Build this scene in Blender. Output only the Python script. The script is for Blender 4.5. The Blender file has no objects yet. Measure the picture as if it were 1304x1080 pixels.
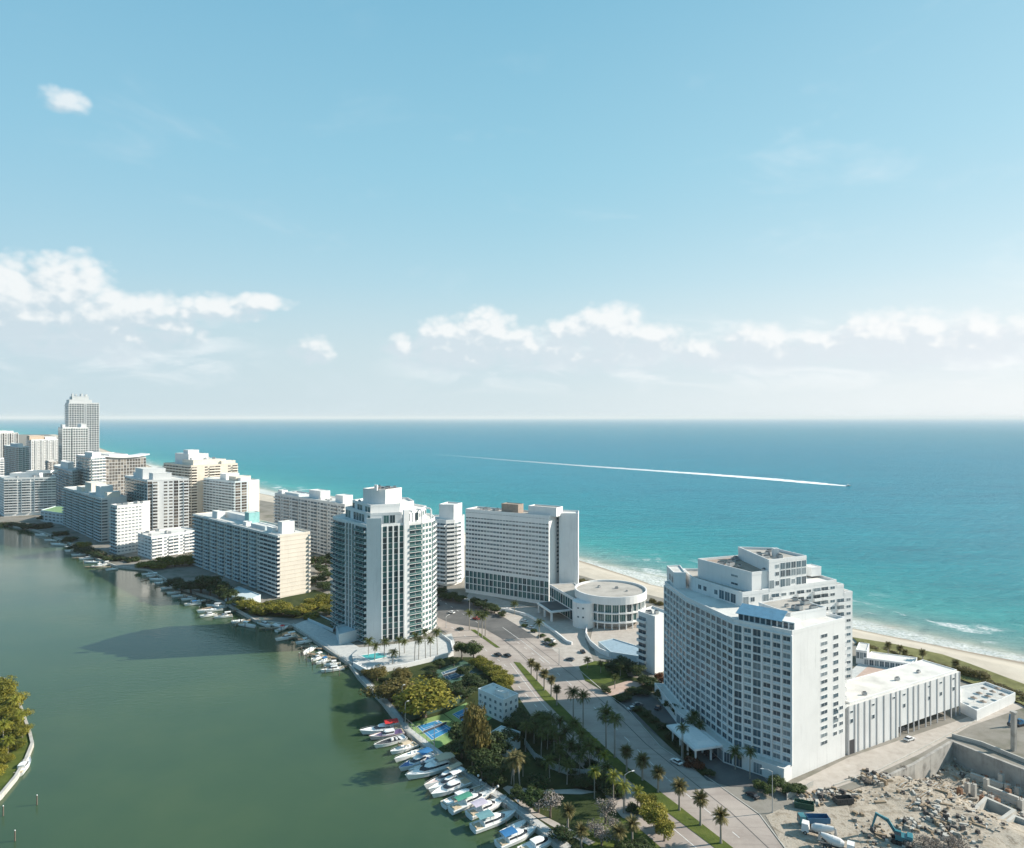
import bpy, bmesh, math, random
from math import radians as R, sin, cos, pi, sqrt, atan2
from mathutils import Vector, geometry, noise
random.seed(7)
scene = bpy.context.scene
C = scene.collection

# ------------------------------------------------------------ camera
H = 120.0
F = 870.0            # focal length in photo pixels (1304 wide)
cam = bpy.data.objects.new('camera', bpy.data.cameras.new('camera'))
C.objects.link(cam)
cam.location = (0, 0, H)
cam.rotation_euler = (R(90), 0, 0)
cam.data.sensor_width = 36.0
cam.data.lens = 36.0 * F / 1304.0
cam.data.shift_y = -8.5 / 1304.0
cam.data.clip_start = 1.0
cam.data.clip_end = 200000.0
scene.camera = cam

# ------------------------------------------------------------ light
SUN_EL, SUN_AZ = R(29), R(80)        # azimuth clockwise from +Y
sd = bpy.data.lights.new('sun', 'SUN')
sd.energy = 5.0
sd.angle = R(0.55)
sd.color = (1.0, 0.92, 0.81)
sun = bpy.data.objects.new('sun', sd)
C.objects.link(sun)
sun.location = (600, 160, 400)
S = Vector((sin(SUN_AZ)*cos(SUN_EL), cos(SUN_AZ)*cos(SUN_EL), sin(SUN_EL)))
sun.rotation_euler = S.to_track_quat('Z', 'Y').to_euler()
vs = scene.view_settings
vs.view_transform = 'Standard'; vs.look = 'None'; vs.gamma = 1; vs.use_curve_mapping = False
vs.exposure = 0.68

# ------------------------------------------------------------ node helper
class NT:
    def __init__(s, tree): s.t = tree; s.n = tree.nodes; s.l = tree.links
    def node(s, typ, **kw):
        nd = s.n.new(typ)
        for k, v in kw.items(): setattr(nd, k, v)
        return nd
    def link(s, a, b): s.l.new(a, b)
    def put(s, sock, v):
        if hasattr(v, 'is_output'): s.l.new(v, sock)
        else: sock.default_value = v
    def math(s, op, a, b=0.0, c=0.0, clamp=False):
        nd = s.node('ShaderNodeMath', operation=op, use_clamp=clamp)
        s.put(nd.inputs[0], a); s.put(nd.inputs[1], b); s.put(nd.inputs[2], c)
        return nd.outputs[0]
    def smooth(s, x, a, b, lo=0.0, hi=1.0):
        nd = s.node('ShaderNodeMapRange', interpolation_type='SMOOTHSTEP')
        s.put(nd.inputs[0], x)
        for i, v in ((1, a), (2, b), (3, lo), (4, hi)): s.put(nd.inputs[i], v)
        return nd.outputs[0]
    def mix(s, f, a, b, mode='MIX'):
        nd = s.node('ShaderNodeMix', data_type='RGBA', blend_type=mode)
        s.put(nd.inputs[0], f)
        for i, v in ((6, a), (7, b)):
            if isinstance(v, tuple) and len(v) == 3: v = (*v, 1)
            s.put(nd.inputs[i], v)
        return nd.outputs[2]
    def noise(s, vec, scale, detail=4, rough=.55, dist=0.0):
        nd = s.node('ShaderNodeTexNoise')
        if vec is not None: s.link(vec, nd.inputs['Vector'])
        nd.inputs['Scale'].default_value = scale; nd.inputs['Detail'].default_value = detail
        nd.inputs['Roughness'].default_value = rough; nd.inputs['Distortion'].default_value = dist
        return nd.outputs['Fac']
    def ramp(s, fac, stops):
        nd = s.node('ShaderNodeValToRGB')
        e = nd.color_ramp.elements
        while len(e) < len(stops): e.new(0.5)
        for i, (p, c) in enumerate(stops):
            e[i].position = p; e[i].color = (*c, 1)
        s.put(nd.inputs[0], fac)
        return nd.outputs[0]
    def comb(s, x, y, z):
        nd = s.node('ShaderNodeCombineXYZ')
        for i, v in enumerate((x, y, z)): s.put(nd.inputs[i], v)
        return nd.outputs[0]
    def sep(s, v):
        nd = s.node('ShaderNodeSeparateXYZ'); s.link(v, nd.inputs[0]); return nd.outputs
    def mapping(s, vec, scale=(1, 1, 1), rot=(0, 0, 0), loc=(0, 0, 0)):
        nd = s.node('ShaderNodeMapping'); s.link(vec, nd.inputs[0])
        nd.inputs['Scale'].default_value = scale; nd.inputs['Rotation'].default_value = rot
        nd.inputs['Location'].default_value = loc
        return nd.outputs[0]

# ------------------------------------------------------------ world: Nishita sky with cumulus
def cloud_group():
    g = bpy.data.node_groups.new('cumulus', 'ShaderNodeTree')
    g.interface.new_socket('uv', in_out='INPUT', socket_type='NodeSocketVector')
    g.interface.new_socket('density', in_out='OUTPUT', socket_type='NodeSocketFloat')
    t = NT(g)
    gi = t.node('NodeGroupInput'); go = t.node('NodeGroupOutput')
    vec = gi.outputs[0]
    # azimuth, elevation, half width, half height (degrees), strength
    blobs = [(-36.5, 7.4, 6.0, 3.7, 1.0), (-33.2, 9.0, 3.4, 2.6, 1.0), (-31.0, 7.4, 3.0, 2.2, 1.0), (-27.8, 7.6, 3.6, 1.7, .9),
             (-23.3, 8.3, 3.2, 1.25, .85), (-20.2, 9.0, 2.6, .75, .8), (-16.2, 5.2, 2.0, 1.3, .55),
             (-9.0, 5.6, 1.3, 1.5, .8), (-5.8, 6.3, 2.6, 2.2, 1.0), (-2.4, 6.8, 3.2, 2.5, 1.05), (.6, 6.0, 2.4, 1.7, .9),
             (5.0, 6.6, 2.7, 2.0, .95), (8.3, 7.2, 3.5, 2.4, 1.05), (11.8, 6.2, 2.8, 1.8, .9),
             (15.6, 5.3, 3.2, 1.4, .8), (19.6, 5.7, 3.0, 1.9, .95), (23.8, 5.2, 4.0, 1.5, .85), (29.0, 6.0, 4.2, 2.0, .95),
             (33.5, 5.6, 4.0, 1.7, .9), (38.0, 5.0, 4.0, 1.5, .8), (-33.3, 21.2, 1.7, .95, .75), (-32.0, 5.9, 8.0, 2.6, .62), (-5.0, 5.3, 5.2, 1.9, .8), (3.5, 5.0, 5.4, 1.6, .7), (10.0, 5.4, 6.0, 2.0, .8), (20.0, 4.9, 6.5, 1.8, .75), (31.0, 5.0, 8.5, 2.1, .8)]
    mv = t.mapping(vec, scale=(1, 1.35, 1))
    nz = t.noise(mv, .42, 6, .56, .25)
    vo = t.node('ShaderNodeTexVoronoi', feature='F1'); t.link(mv, vo.inputs['Vector'])
    vo.inputs['Scale'].default_value = .8; vo.inputs['Detail'].default_value = 1.0; vo.inputs['Roughness'].default_value = .5
    acc = None
    x, y, _ = t.sep(vec)
    for (u, v, ru, rv, a) in blobs:
        dx = t.math('DIVIDE', t.math('SUBTRACT', x, u), ru)
        dy = t.math('DIVIDE', t.math('SUBTRACT', y, v), rv)
        r2 = t.math('ADD', t.math('MULTIPLY', dx, dx), t.math('MULTIPLY', dy, dy))
        b = t.math('MAXIMUM', t.math('MULTIPLY', t.math('SUBTRACT', 1.0, r2), a), -1.0)
        acc = b if acc is None else t.math('SMOOTH_MAX', acc, b, .2)
    dens = t.math('ADD', t.math('ADD', t.math('MULTIPLY', acc, 1.3), .27), t.math('MULTIPLY', t.math('SUBTRACT', nz, .5), 1.7))
    dens = t.math('ADD', dens, t.math('MULTIPLY', t.math('SUBTRACT', .45, vo.outputs['Distance']), .75))
    dens = t.math('MULTIPLY', dens, t.smooth(y, 2.0, 4.0, .2, 1.0))
    t.link(dens, go.inputs[0])
    return g

world = bpy.data.worlds.new('World'); scene.world = world; world.use_nodes = True
w = NT(world.node_tree); w.n.clear()
out = w.node('ShaderNodeOutputWorld'); bg = w.node('ShaderNodeBackground')
w.link(bg.outputs[0], out.inputs[0]); bg.inputs[1].default_value = 0.096
sky = w.node('ShaderNodeTexSky', sky_type='NISHITA', sun_disc=False, sun_elevation=SUN_EL, sun_rotation=SUN_AZ,
             altitude=100, air_density=1.0, dust_density=1.2, ozone_density=2.0)
tc = w.node('ShaderNodeTexCoord')
dx, dy, dz = w.sep(tc.outputs['Generated'])
DEG = 180 / pi
az = w.math('MULTIPLY', w.math('ARCTAN2', dx, dy), DEG)
el = w.math('MULTIPLY', w.math('ARCSINE', dz), DEG)
grp = cloud_group()
def dens(du, dv):
    nd = w.node('ShaderNodeGroup'); nd.node_tree = grp
    w.link(w.comb(w.math('ADD', az, du), w.math('ADD', el, dv), 0.0), nd.inputs[0])
    return nd.outputs[0]
d0 = dens(0, 0); d1 = dens(.6, .75)
alpha = w.math('MULTIPLY', w.math('MULTIPLY', w.smooth(d0, -.25, 1.05), w.smooth(el, 16.0, 20.0, .95, .75)), w.smooth(el, 2.0, 4.8, .25, 1.0))
lit = w.smooth(w.math('ADD', w.math('SUBTRACT', d0, d1), w.smooth(el, 4.6, 8.6, -.42, .26)), -.28, .72)
toward = w.math('SUBTRACT', 1.0, w.math('DIVIDE', w.math('ABSOLUTE', w.math('SUBTRACT', az, 70.0)), 180.0))
toward = w.math('ADD', toward, w.smooth(az, -150.0, -180.0, 0.0, .2))
grad = w.ramp(w.math('DIVIDE', w.math('MAXIMUM', el, 0.0), 90.0), [(0.0, (3.7, 4.75, 5.2)), (.06, (3.5, 4.75, 5.3)), (.12, (2.7, 4.5, 5.4)), (.22, (2.15, 4.15, 5.25)), (.35, (1.5, 3.45, 4.75)), (1.0, (.6, 1.7, 3.0))])
grad = w.mix(1.0, grad, w.ramp(toward, [(0.0, (.50, .68, .82)), (.22, (.66, .80, .90)), (.42, (.95, .97, .98)), (.62, (1.02, 1.02, 1.0)), (.82, (1.30, 1.12, 1.06)), (1.0, (1.6, 1.3, 1.15))]), 'MULTIPLY')
skyc = w.mix(.88, w.mix(1.0, sky.outputs[0], (.90, 1.12, .98), 'MULTIPLY'), grad)
low = w.math('POWER', w.smooth(el, -1.0, 24.0, 1.0, 0.0), 2.0)
hazec = w.ramp(toward, [(0.0, (1.1, 2.1, 3.0)), (.22, (2.0, 3.0, 3.7)), (.40, (3.8, 4.7, 5.1)), (.62, (4.5, 5.2, 5.5)), (.82, (6.1, 6.3, 6.4)), (1.0, (7.2, 7.2, 7.1))])
skyc = w.mix(w.math('MULTIPLY', low, .88), skyc, hazec)
# faint veils and the pale bank of far cloud low over the sea
vn = w.noise(w.mapping(w.comb(az, el, 0.0), scale=(.06, .17, 1)), 1.0, 5, .6, .4)
vcol = w.mix(w.smooth(toward, .3, .9), (3.9, 4.9, 5.5), (6.6, 6.8, 6.9))
skyc = w.mix(w.math('MULTIPLY', w.smooth(vn, .54, .80), w.smooth(el, 34.0, 6.0, .14, .4)), skyc, vcol)
bn = w.noise(w.mapping(w.comb(az, el, 0.0), scale=(.16, .55, 1), loc=(3, 1, 0)), 1.0, 6, .6, .5)
bank = w.math('MULTIPLY', w.math('MULTIPLY', w.smooth(el, 1.2, 4.6), w.smooth(w.math('ADD', el, w.math('MULTIPLY', bn, -5.0)), 5.6, 2.2)), w.math('MAXIMUM', w.smooth(az, -13.0, -4.0), w.smooth(az, -18.0, -26.0)))
skyc = w.mix(w.math('MULTIPLY', bank, w.smooth(bn, .28, .62, .35, .8)), skyc, w.mix(w.smooth(bn, .42, .66), w.mix(.5, hazec, (3.6, 4.7, 5.3)), w.mix(.6, hazec, (6.6, 6.8, 6.9))))
cl = w.mix(lit, w.mix(.55, hazec, (3.9, 4.6, 5.2)), w.mix(.12, (6.5, 6.55, 6.5), hazec))
cl = w.mix(w.math('MULTIPLY', low, .35), cl, w.mix(.35, hazec, (6.6, 6.8, 6.9)))
w.link(w.mix(alpha, skyc, cl), bg.inputs[0])

# ------------------------------------------------------------ materials
def mat(name, color, rough=.7, spec=.3, metal=0.0, var=.12, vscale=.6, bump=0.0, bscale=4.0, dirt=0.0):
    m = bpy.data.materials.new(name); m.use_nodes = True
    t = NT(m.node_tree); p = t.n['Principled BSDF']
    tcn = t.node('ShaderNodeTexCoord'); o = tcn.outputs['Object']
    if var or dirt:
        n = t.noise(o, vscale, 5, .6)
        dark = tuple(c * (1 - var * 2) for c in color); lite = tuple(min(.95, c * (1 + var)) for c in color)
        c = t.ramp(n, [(.25, dark), (.5, color), (.78, lite)])
        if dirt:
            s = t.noise(t.mapping(o, scale=(.9, .9, .06)), 1.0, 6, .7)
            c = t.mix(t.math('MULTIPLY', t.smooth(s, .5, .78), dirt), c, tuple(x * .55 for x in color))
        t.link(c, p.inputs['Base Color'])
    else:
        p.inputs['Base Color'].default_value = (*color, 1)
    p.inputs['Roughness'].default_value = rough
    p.inputs['Specular IOR Level'].default_value = spec
    p.inputs['Metallic'].default_value = metal
    if bump:
        b = t.node('ShaderNodeBump'); b.inputs['Strength'].default_value = bump; b.inputs['Distance'].default_value = .3
        t.link(t.noise(o, bscale, 6, .65), b.inputs['Height']); t.link(b.outputs[0], p.inputs['Normal'])
    return m

M = {}
M['white'] = mat('white_render', (.64, .63, .61), .75, dirt=.5, var=.05, vscale=.12)
M['bright'] = mat('bright_white_paint', (.72, .715, .70), .7, dirt=.38, var=.04, vscale=.12)
M['cream'] = mat('cream_render', (.70, .64, .55), .75, dirt=.3, var=.05, vscale=.12)
M['beige'] = mat('beige_render', (.64, .565, .47), .75, dirt=.3, var=.05, vscale=.12)
M['grey'] = mat('grey_render', (.42, .42, .41), .75, dirt=.3, var=.06, vscale=.12)
M['pale'] = mat('pale_blue_render', (.50, .57, .59), .75, dirt=.3, var=.05, vscale=.12)
M['roof'] = mat('roof_membrane', (.62, .60, .56), .85, var=.14, vscale=.12)
M['roofgrey'] = mat('roof_gravel', (.40, .37, .33), .9, var=.16, vscale=.15)
M['brick'] = mat('brown_brick', (.33, .26, .21), .85, var=.12)
M['orange'] = mat('orange_tile', (.48, .38, .29), .8)
M['teal'] = mat('teal_sheet', (.25, .48, .47), .6)
M['rib'] = mat('pale_grey_rib', (.40, .40, .40), .75, dirt=.3, var=.05)
M['concrete'] = mat('concrete', (.45, .43, .39), .85, var=.14, vscale=.3, dirt=.2)
M['pit'] = mat('stained_concrete', (.36, .34, .31), .9, var=.25, vscale=.25, dirt=.95)
M['frame'] = mat('window_frame', (.66, .67, .66), .5, var=0)
M['darkframe'] = mat('dark_metal', (.07, .075, .08), .5, var=0)
M['steel'] = mat('galvanised_steel', (.45, .46, .46), .45, metal=.5, var=.05)
M['gate'] = mat('dark_door', (.06, .06, .065), .6, var=.05)
def glass(name, c, rough=.12):
    m = mat(name, c, rough, .38, var=.25, vscale=.35); return m
M['g0'] = glass('dark_glass', (.075, .10, .12)); M['g1'] = glass('blue_glass', (.09, .14, .17)); M['g2'] = glass('curtained_glass', (.21, .25, .27), .25)
M['gt0'] = glass('teal_glass', (.035, .10, .11)); M['gt1'] = glass('green_glass', (.05, .13, .125)); M['gt2'] = glass('dim_teal_glass', (.03, .055, .065))
M['gb0'] = glass('bronze_glass', (.08, .062, .05)); M['gb1'] = glass('brown_glass', (.055, .045, .04)); M['gb2'] = glass('blind_glass', (.22, .19, .16), .3)
M['shaderoof'] = mat('shade_darkened_roof', (.27, .36, .42), .8, var=.1)  # pale blue roof darkened by the shade lying on it, mixed into the colour
M['awning'] = mat('blue_awning', (.13, .27, .38), .4, .5, var=.1)

# ------------------------------------------------------------ mesh builder
class MB:
    def __init__(s): s.v = []; s.f = []; s.m = []
    def add(s, vs, fs, m=0):
        o = len(s.v); s.v += [tuple(v) for v in vs]
        for f in fs: s.f.append([i + o for i in f]); s.m.append(m)
    def quad(s, a, b, c, d, m=0): s.add([a, b, c, d], [(0, 1, 2, 3)], m)
    def prism(s, poly, z0, z1, m=0, mt=None, bottom=False):
        n = len(poly)
        if sum(poly[i][0]*poly[(i+1) % n][1] - poly[(i+1) % n][0]*poly[i][1] for i in range(n)) < 0: poly = poly[::-1]
        vs = [(x, y, z0) for x, y in poly] + [(x, y, z1) for x, y in poly]
        s.add(vs, [(i, (i+1) % n, n + (i+1) % n, n + i) for i in range(n)], m)
        s.add([(x, y, z1) for x, y in poly], [tuple(range(n))], m if mt is None else mt)
        if bottom: s.add([(x, y, z0) for x, y in poly], [tuple(reversed(range(n)))], m)
    def obox(s, o, ang, x0, x1, y0, y1, z0, z1, m=0, taper=0.0):
        c, sn = cos(ang), sin(ang)
        def P(x, y, z): return (o[0] + x*c - y*sn, o[1] + x*sn + y*c, (o[2] if len(o) > 2 else 0) + z)
        t = taper
        vs = [P(x0, y0, z0), P(x1, y0, z0), P(x1, y1, z0), P(x0, y1, z0), P(x0+t, y0+t, z1), P(x1-t, y0+t, z1), P(x1-t, y1-t, z1), P(x0+t, y1-t, z1)]
        s.add(vs, [(0, 3, 2, 1), (4, 5, 6, 7), (0, 1, 5, 4), (1, 2, 6, 5), (2, 3, 7, 6), (3, 0, 4, 7)], m)
    def box(s, x0, x1, y0, y1, z0, z1, m=0, taper=0.0): s.obox((0, 0, 0), 0, x0, x1, y0, y1, z0, z1, m, taper)
    def tube(s, p, q, r0, r1=None, n=7, m=0, caps=True):
        if r1 is None: r1 = r0
        p, q = Vector(p), Vector(q); d = (q - p).normalized()
        a = d.orthogonal().normalized(); b = d.cross(a)
        vs = []
        for c0, r in ((p, r0), (q, r1)):
            for i in range(n):
                t = 2*pi*i/n; vs.append(c0 + a*cos(t)*r + b*sin(t)*r)
        fs = [(i, (i+1) % n, n + (i+1) % n, n + i) for i in range(n)]
        if caps: fs += [tuple(reversed(range(n))), tuple(range(n, 2*n))]
        s.add(vs, fs, m)
    def path(s, pts, radii, n=6, m=0):
        for i in range(len(pts) - 1): s.tube(pts[i], pts[i+1], radii[i], radii[i+1], n, m, caps=(i == len(pts)-2))
    def mesh(s, name, mats, org=(0, 0, 0), smooth=False):
        me = bpy.data.meshes.new(name)
        me.from_pydata([(x-org[0], y-org[1], z-org[2]) for x, y, z in s.v], [], s.f)
        for m in mats: me.materials.append(M[m] if isinstance(m, str) else m)
        me.polygons.foreach_set('material_index', s.m)
        if smooth: me.polygons.foreach_set('use_smooth', [True]*len(s.f))
        me.update(); return me
    def build(s, name, mats, parent=None, smooth=False, org=None, loc=None):
        """link as one object; parts take the origin of their thing"""
        if parent is not None: org = ORG[parent.name]
        org = org or (0, 0, 0)
        o = bpy.data.objects.new(name, s.mesh(name, mats, org, smooth)); C.objects.link(o)
        if parent is not None: o.parent = parent
        else: o.location = loc or org
        ORG[o.name] = org
        return o
ORG = {}
def tag(o, label=None, cat=None, group=None, kind=None):
    if label: o['label'] = label
    if cat: o['category'] = cat
    if group: o['group'] = group
    if kind: o['kind'] = kind
    return o
def thing(name, label, cat, loc, group=None, rz=0):
    o = bpy.data.objects.new(name, None); C.objects.link(o); o.location = loc; o.rotation_euler = (0, 0, rz)
    o.empty_display_size = 1
    ORG[o.name] = tuple(loc) if rz == 0 else (0, 0, 0)
    return tag(o, label, cat, group)
def put(name, mesh, parent, loc=(0, 0, 0), rz=0):
    o = bpy.data.objects.new(name, mesh); C.objects.link(o); o.parent = parent; o.location = loc; o.rotation_euler = (0, 0, rz)
    ORG[o.name] = (0, 0, 0)
    return o
def copy_tree(o, parent=None):
    c = o.copy(); C.objects.link(c); c.parent = parent
    for ch in o.children: copy_tree(ch, c)
    return c
def G(x, y, z=0.0):
    """the point of the plane at height z that the survey photograph shows at x, y"""
    Y = F * (H - z) / (y - 532.5)
    return ((x - 652.0) * Y / F, Y)
ORDS = 'first second third fourth fifth sixth seventh eighth ninth tenth eleventh twelfth thirteenth fourteenth fifteenth sixteenth seventeenth eighteenth nineteenth twentieth'.split()
def nth(i): return ORDS[i] if i < 20 else 'twenty ' + ORDS[i-20]

# ------------------------------------------------------------ sea, lagoon, land
def poly_sheet(name, pts, z, m, holes=(), kind='structure'):
    loops = [[Vector((x, y, 0)) for x, y in pts]] + [[Vector((x, y, 0)) for x, y in h] for h in holes]
    tri = geometry.tessellate_polygon(loops)
    flat = [v for l in loops for v in l]
    b = MB()
    fs = []
    for a, c, d in tri:
        va, vc, vd = flat[a], flat[c], flat[d]
        fs.append((a, c, d) if (vc-va).cross(vd-va).z > 0 else (a, d, c))
    b.add([(v.x, v.y, z) for v in flat], fs)
    o = b.build(name, [m]); tag(o, kind=kind)
    return o

def sea_material():
    m = bpy.data.materials.new('sea_water'); m.use_nodes = True
    t = NT(m.node_tree); p = t.n['Principled BSDF']
    geo = t.node('ShaderNodeNewGeometry'); pos = geo.outputs['Position']
    x, y, z = t.sep(pos)
    warp = t.math('MULTIPLY', t.math('SUBTRACT', t.noise(pos, .004, 3), .5), 160)
    d = t.math('ADD', t.math('MULTIPLY', t.math('SUBTRACT', x, 62), .763), t.math('MULTIPLY', t.math('SUBTRACT', y, 582), .646))
    dw = t.math('ADD', d, t.math('MULTIPLY', warp, t.smooth(d, 20, 300)))
    f = t.math('DIVIDE', t.math('LOGARITHM', t.math('ADD', t.math('MAXIMUM', dw, 0), 10), 10), 5.0)  # log of distance offshore
    def P(dist): return math.log10(dist + 10) / 5.0
    col = t.ramp(f, [(P(0), (.42, .45, .37)), (P(14), (.19, .34, .32)), (P(60), (.03, .30, .305)), (P(170), (.001, .238, .285)),
                     (P(500), (.0, .215, .295)), (P(1800), (.003, .185, .275)), (P(6000), (.015, .19, .265)), (P(40000), (.09, .26, .37))])
    # swell-wide streaks of lighter and darker water, and sand bars near the beach
    st = t.noise(t.mapping(pos, scale=(.0022, .011, 1), rot=(0, 0, R(-22))), 1.0, 6, .6)
    col = t.mix(t.math('MULTIPLY', t.smooth(st, .45, .75), .30), col, t.mix(1.0, col, (1.5, 1.35, 1.25), 'MULTIPLY'))
    col = t.mix(t.math('MULTIPLY', t.smooth(st, .5, .25), .3), col, t.mix(1.0, col, (.62, .76, .82), 'MULTIPLY'))
    ch = t.noise(t.mapping(pos, scale=(.018, .075, 1), rot=(0, 0, R(-30))), 1.0, 8, .7)
    col = t.mix(t.smooth(ch, .52, .72, 0, .45), col, t.mix(1.0, col, (2.2, 1.45, 1.35), 'MULTIPLY'))
    col = t.mix(t.smooth(ch, .50, .34, 0, .5), col, t.mix(1.0, col, (.5, .66, .72), 'MULTIPLY'))
    # surf
    across = t.comb(t.math('MULTIPLY', d, .045), t.math('MULTIPLY', t.math('SUBTRACT', t.math('MULTIPLY', y, .763), t.math('MULTIPLY', x, .646)), .024), 0.0)
    fo = t.noise(across, 1.0, 8, .62, .6)
    band = t.math('MULTIPLY', t.smooth(d, 85, 34), t.smooth(d, -40, -6))
    foam = t.math('MULTIPLY', t.smooth(fo, .545, .66), band)
    edge = t.math('MULTIPLY', t.smooth(t.math('ADD', d, t.math('MULTIPLY', fo, 22)), 17, 4), .85)
    fine = t.smooth(t.noise(pos, .55, 6, .7), .30, .62)
    foam = t.math('MULTIPLY', t.math('MAXIMUM', foam, edge), fine)
    caps = t.smooth(t.noise(t.mapping(pos, scale=(.02, .07, 1), rot=(0, 0, R(-30))), 1.0, 8, .72), .745, .80)
    foam = t.math('MAXIMUM', foam, t.math('MULTIPLY', caps, .4))
    col = t.mix(foam, col, (.82, .83, .82))
    t.link(col, p.inputs['Base Color'])
    t.put(p.inputs['Roughness'], t.math('ADD', t.math('MULTIPLY', foam, .4), .30))
    p.inputs['IOR'].default_value = 1.33
    p.inputs['Specular IOR Level'].default_value = .10
    wv = t.node('ShaderNodeTexWave', wave_type='BANDS', bands_direction='Y')
    t.link(t.mapping(pos, rot=(0, 0, R(-32))), wv.inputs['Vector'])
    wv.inputs['Scale'].default_value = .018; wv.inputs['Distortion'].default_value = 9; wv.inputs['Detail'].default_value = 4; wv.inputs['Detail Scale'].default_value = 1.4
    n1 = t.noise(t.mapping(pos, scale=(.06, .24, 1), rot=(0, 0, R(-32))), 1.0, 9, .68)
    hgt = t.math('ADD', t.math('MULTIPLY', wv.outputs['Fac'], .35), t.math('MULTIPLY', n1, 2.8))
    b = t.node('ShaderNodeBump'); b.inputs['Strength'].default_value = .95; b.inputs['Distance'].default_value = 1.5
    t.link(hgt, b.inputs['Height']); t.link(b.outputs[0], p.inputs['Normal'])
    return m
M['sea'] = sea_material()

def lagoon_material():
    m = bpy.data.materials.new('lagoon_water'); m.use_nodes = True
    t = NT(m.node_tree); p = t.n['Principled BSDF']
    geo = t.node('ShaderNodeNewGeometry'); pos = geo.outputs['Position']
    n = t.noise(pos, .012, 5, .6)
    col = t.ramp(n, [(.3, (.034, .068, .034)), (.55, (.048, .084, .038)), (.75, (.064, .098, .042))])
    t.link(col, p.inputs['Base Color'])
    p.inputs['IOR'].default_value = 1.33
    rn = t.noise(t.mapping(pos, scale=(.006, .03, 1)), 1.0, 4, .6)
    t.put(p.inputs['Roughness'], t.smooth(rn, .35, .65, .03, .13))
    p.inputs['Specular IOR Level'].default_value = .5
    n1 = t.noise(t.mapping(pos, scale=(.22, .5, 1), rot=(0, 0, R(12))), 1.0, 6, .6)
    n2 = t.smooth(t.noise(pos, .008, 3), .35, .7, .25, 1.0)
    b = t.node('ShaderNodeBump'); b.inputs['Strength'].default_value = .7; b.inputs['Distance'].default_value = .16
    t.link(t.math('MULTIPLY', n1, n2), b.inputs['Height']); t.link(b.outputs[0], p.inputs['Normal'])
    return m
M['lagoon'] = lagoon_material()

def ground_material(name, cols, scale=.05, rough=.9, bump=.2):
    m = bpy.data.materials.new(name); m.use_nodes = True
    t = NT(m.node_tree); p = t.n['Principled BSDF']
    geo = t.node('ShaderNodeNewGeometry'); pos = geo.outputs['Position']
    n = t.noise(pos, scale, 8, .65, .3)
    k = len(cols)
    t.link(t.ramp(n, [(.3 + .42*i/(k-1), c) for i, c in enumerate(cols)]), p.inputs['Base Color'])
    p.inputs['Roughness'].default_value = rough; p.inputs['Specular IOR Level'].default_value = .15
    b = t.node('ShaderNodeBump'); b.inputs['Strength'].default_value = bump; b.inputs['Distance'].default_value = .25
    t.link(t.noise(pos, 1.6, 6, .7), b.inputs['Height']); t.link(b.outputs[0], p.inputs['Normal'])
    return m
M['land'] = ground_material('paved_and_planted_ground', [(.10, .105, .07), (.20, .185, .155), (.26, .24, .21), (.17, .16, .12)])
M['sand'] = ground_material('beach_sand', [(.46, .40, .32), (.53, .465, .38), (.58, .52, .43)], .06, .95, .5)
t_ = NT(M['sand'].node_tree); p_ = t_.n['Principled BSDF']; c_ = p_.inputs['Base Color'].links[0].from_socket
g_ = t_.node('ShaderNodeNewGeometry'); z_ = t_.sep(g_.outputs['Position'])[2]
t_.link(t_.mix(t_.smooth(z_, -.1, -.9), c_, (.27, .23, .18)), p_.inputs['Base Color'])
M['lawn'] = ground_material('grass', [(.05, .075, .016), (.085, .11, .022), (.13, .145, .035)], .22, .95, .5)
M['parkgrass'] = ground_material('shaded_grass', [(.020, .032, .011), (.038, .053, .016), (.062, .07, .024)], .16, .95, .5)  # darker copy of the grass, its shade held in the greens
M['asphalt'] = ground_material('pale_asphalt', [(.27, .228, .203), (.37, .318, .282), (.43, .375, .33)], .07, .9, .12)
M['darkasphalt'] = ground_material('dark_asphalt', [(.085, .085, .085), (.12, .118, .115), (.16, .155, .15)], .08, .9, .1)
M['paving'] = ground_material('paving', [(.36, .32, .28), (.43, .385, .34), (.48, .44, .40)], .3, .9, .1)
M['pinkpaving'] = ground_material('pink_paving', [(.38, .27, .22), (.46, .34, .28), (.50, .39, .33)], .3, .9, .1)
M['deck'] = ground_material('bleached_deck', [(.40, .41, .40), (.50, .50, .48), (.58, .57, .54)], .5, .8, .1)
M['site'] = ground_material('bulldozed_sand_and_rubble', [(.15, .12, .09), (.33, .28, .22), (.42, .37, .305), (.23, .19, .145), (.46, .43, .375)], .22, .95, .9)
M['rubble'] = ground_material('broken_rubble', [(.12, .10, .085), (.30, .26, .21), (.45, .41, .35), (.22, .19, .16), (.50, .47, .42)], .5, .95, 1.0)
M['dune'] = ground_material('dune_plants', [(.10, .10, .035), (.16, .16, .06), (.24, .22, .10)], .15, .95, .8)
t_ = NT(M['asphalt'].node_tree); p_ = t_.n['Principled BSDF']; c_ = p_.inputs['Base Color'].links[0].from_socket
g_ = t_.node('ShaderNodeNewGeometry').outputs['Position']
w1 = t_.noise(t_.mapping(g_, scale=(.012, .55, 1), rot=(0, 0, R(-112))), 1.0, 5, .65)      # worn wheel tracks along the lanes
w2 = t_.noise(g_, .09, 8, .75, 1.0)                                                          # oil stains and patches
t_.link(t_.mix(t_.smooth(w2, .60, .70, 0, .45), t_.mix(t_.smooth(w1, .50, .68, 0, .35), c_, (.22, .19, .17)), (.16, .142, .13)), p_.inputs['Base Color'])
M['paint'] = mat('road_paint', (.72, .71, .68), .7, var=.15, vscale=.8)
M['seam'] = mat('road_tar_seam', (.10, .095, .09), .9)
M['court'] = mat('green_court', (.22, .33, .12), .85, var=.08)
M['courtblue'] = mat('blue_court', (.035, .22, .42), .8, var=.06)
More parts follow.
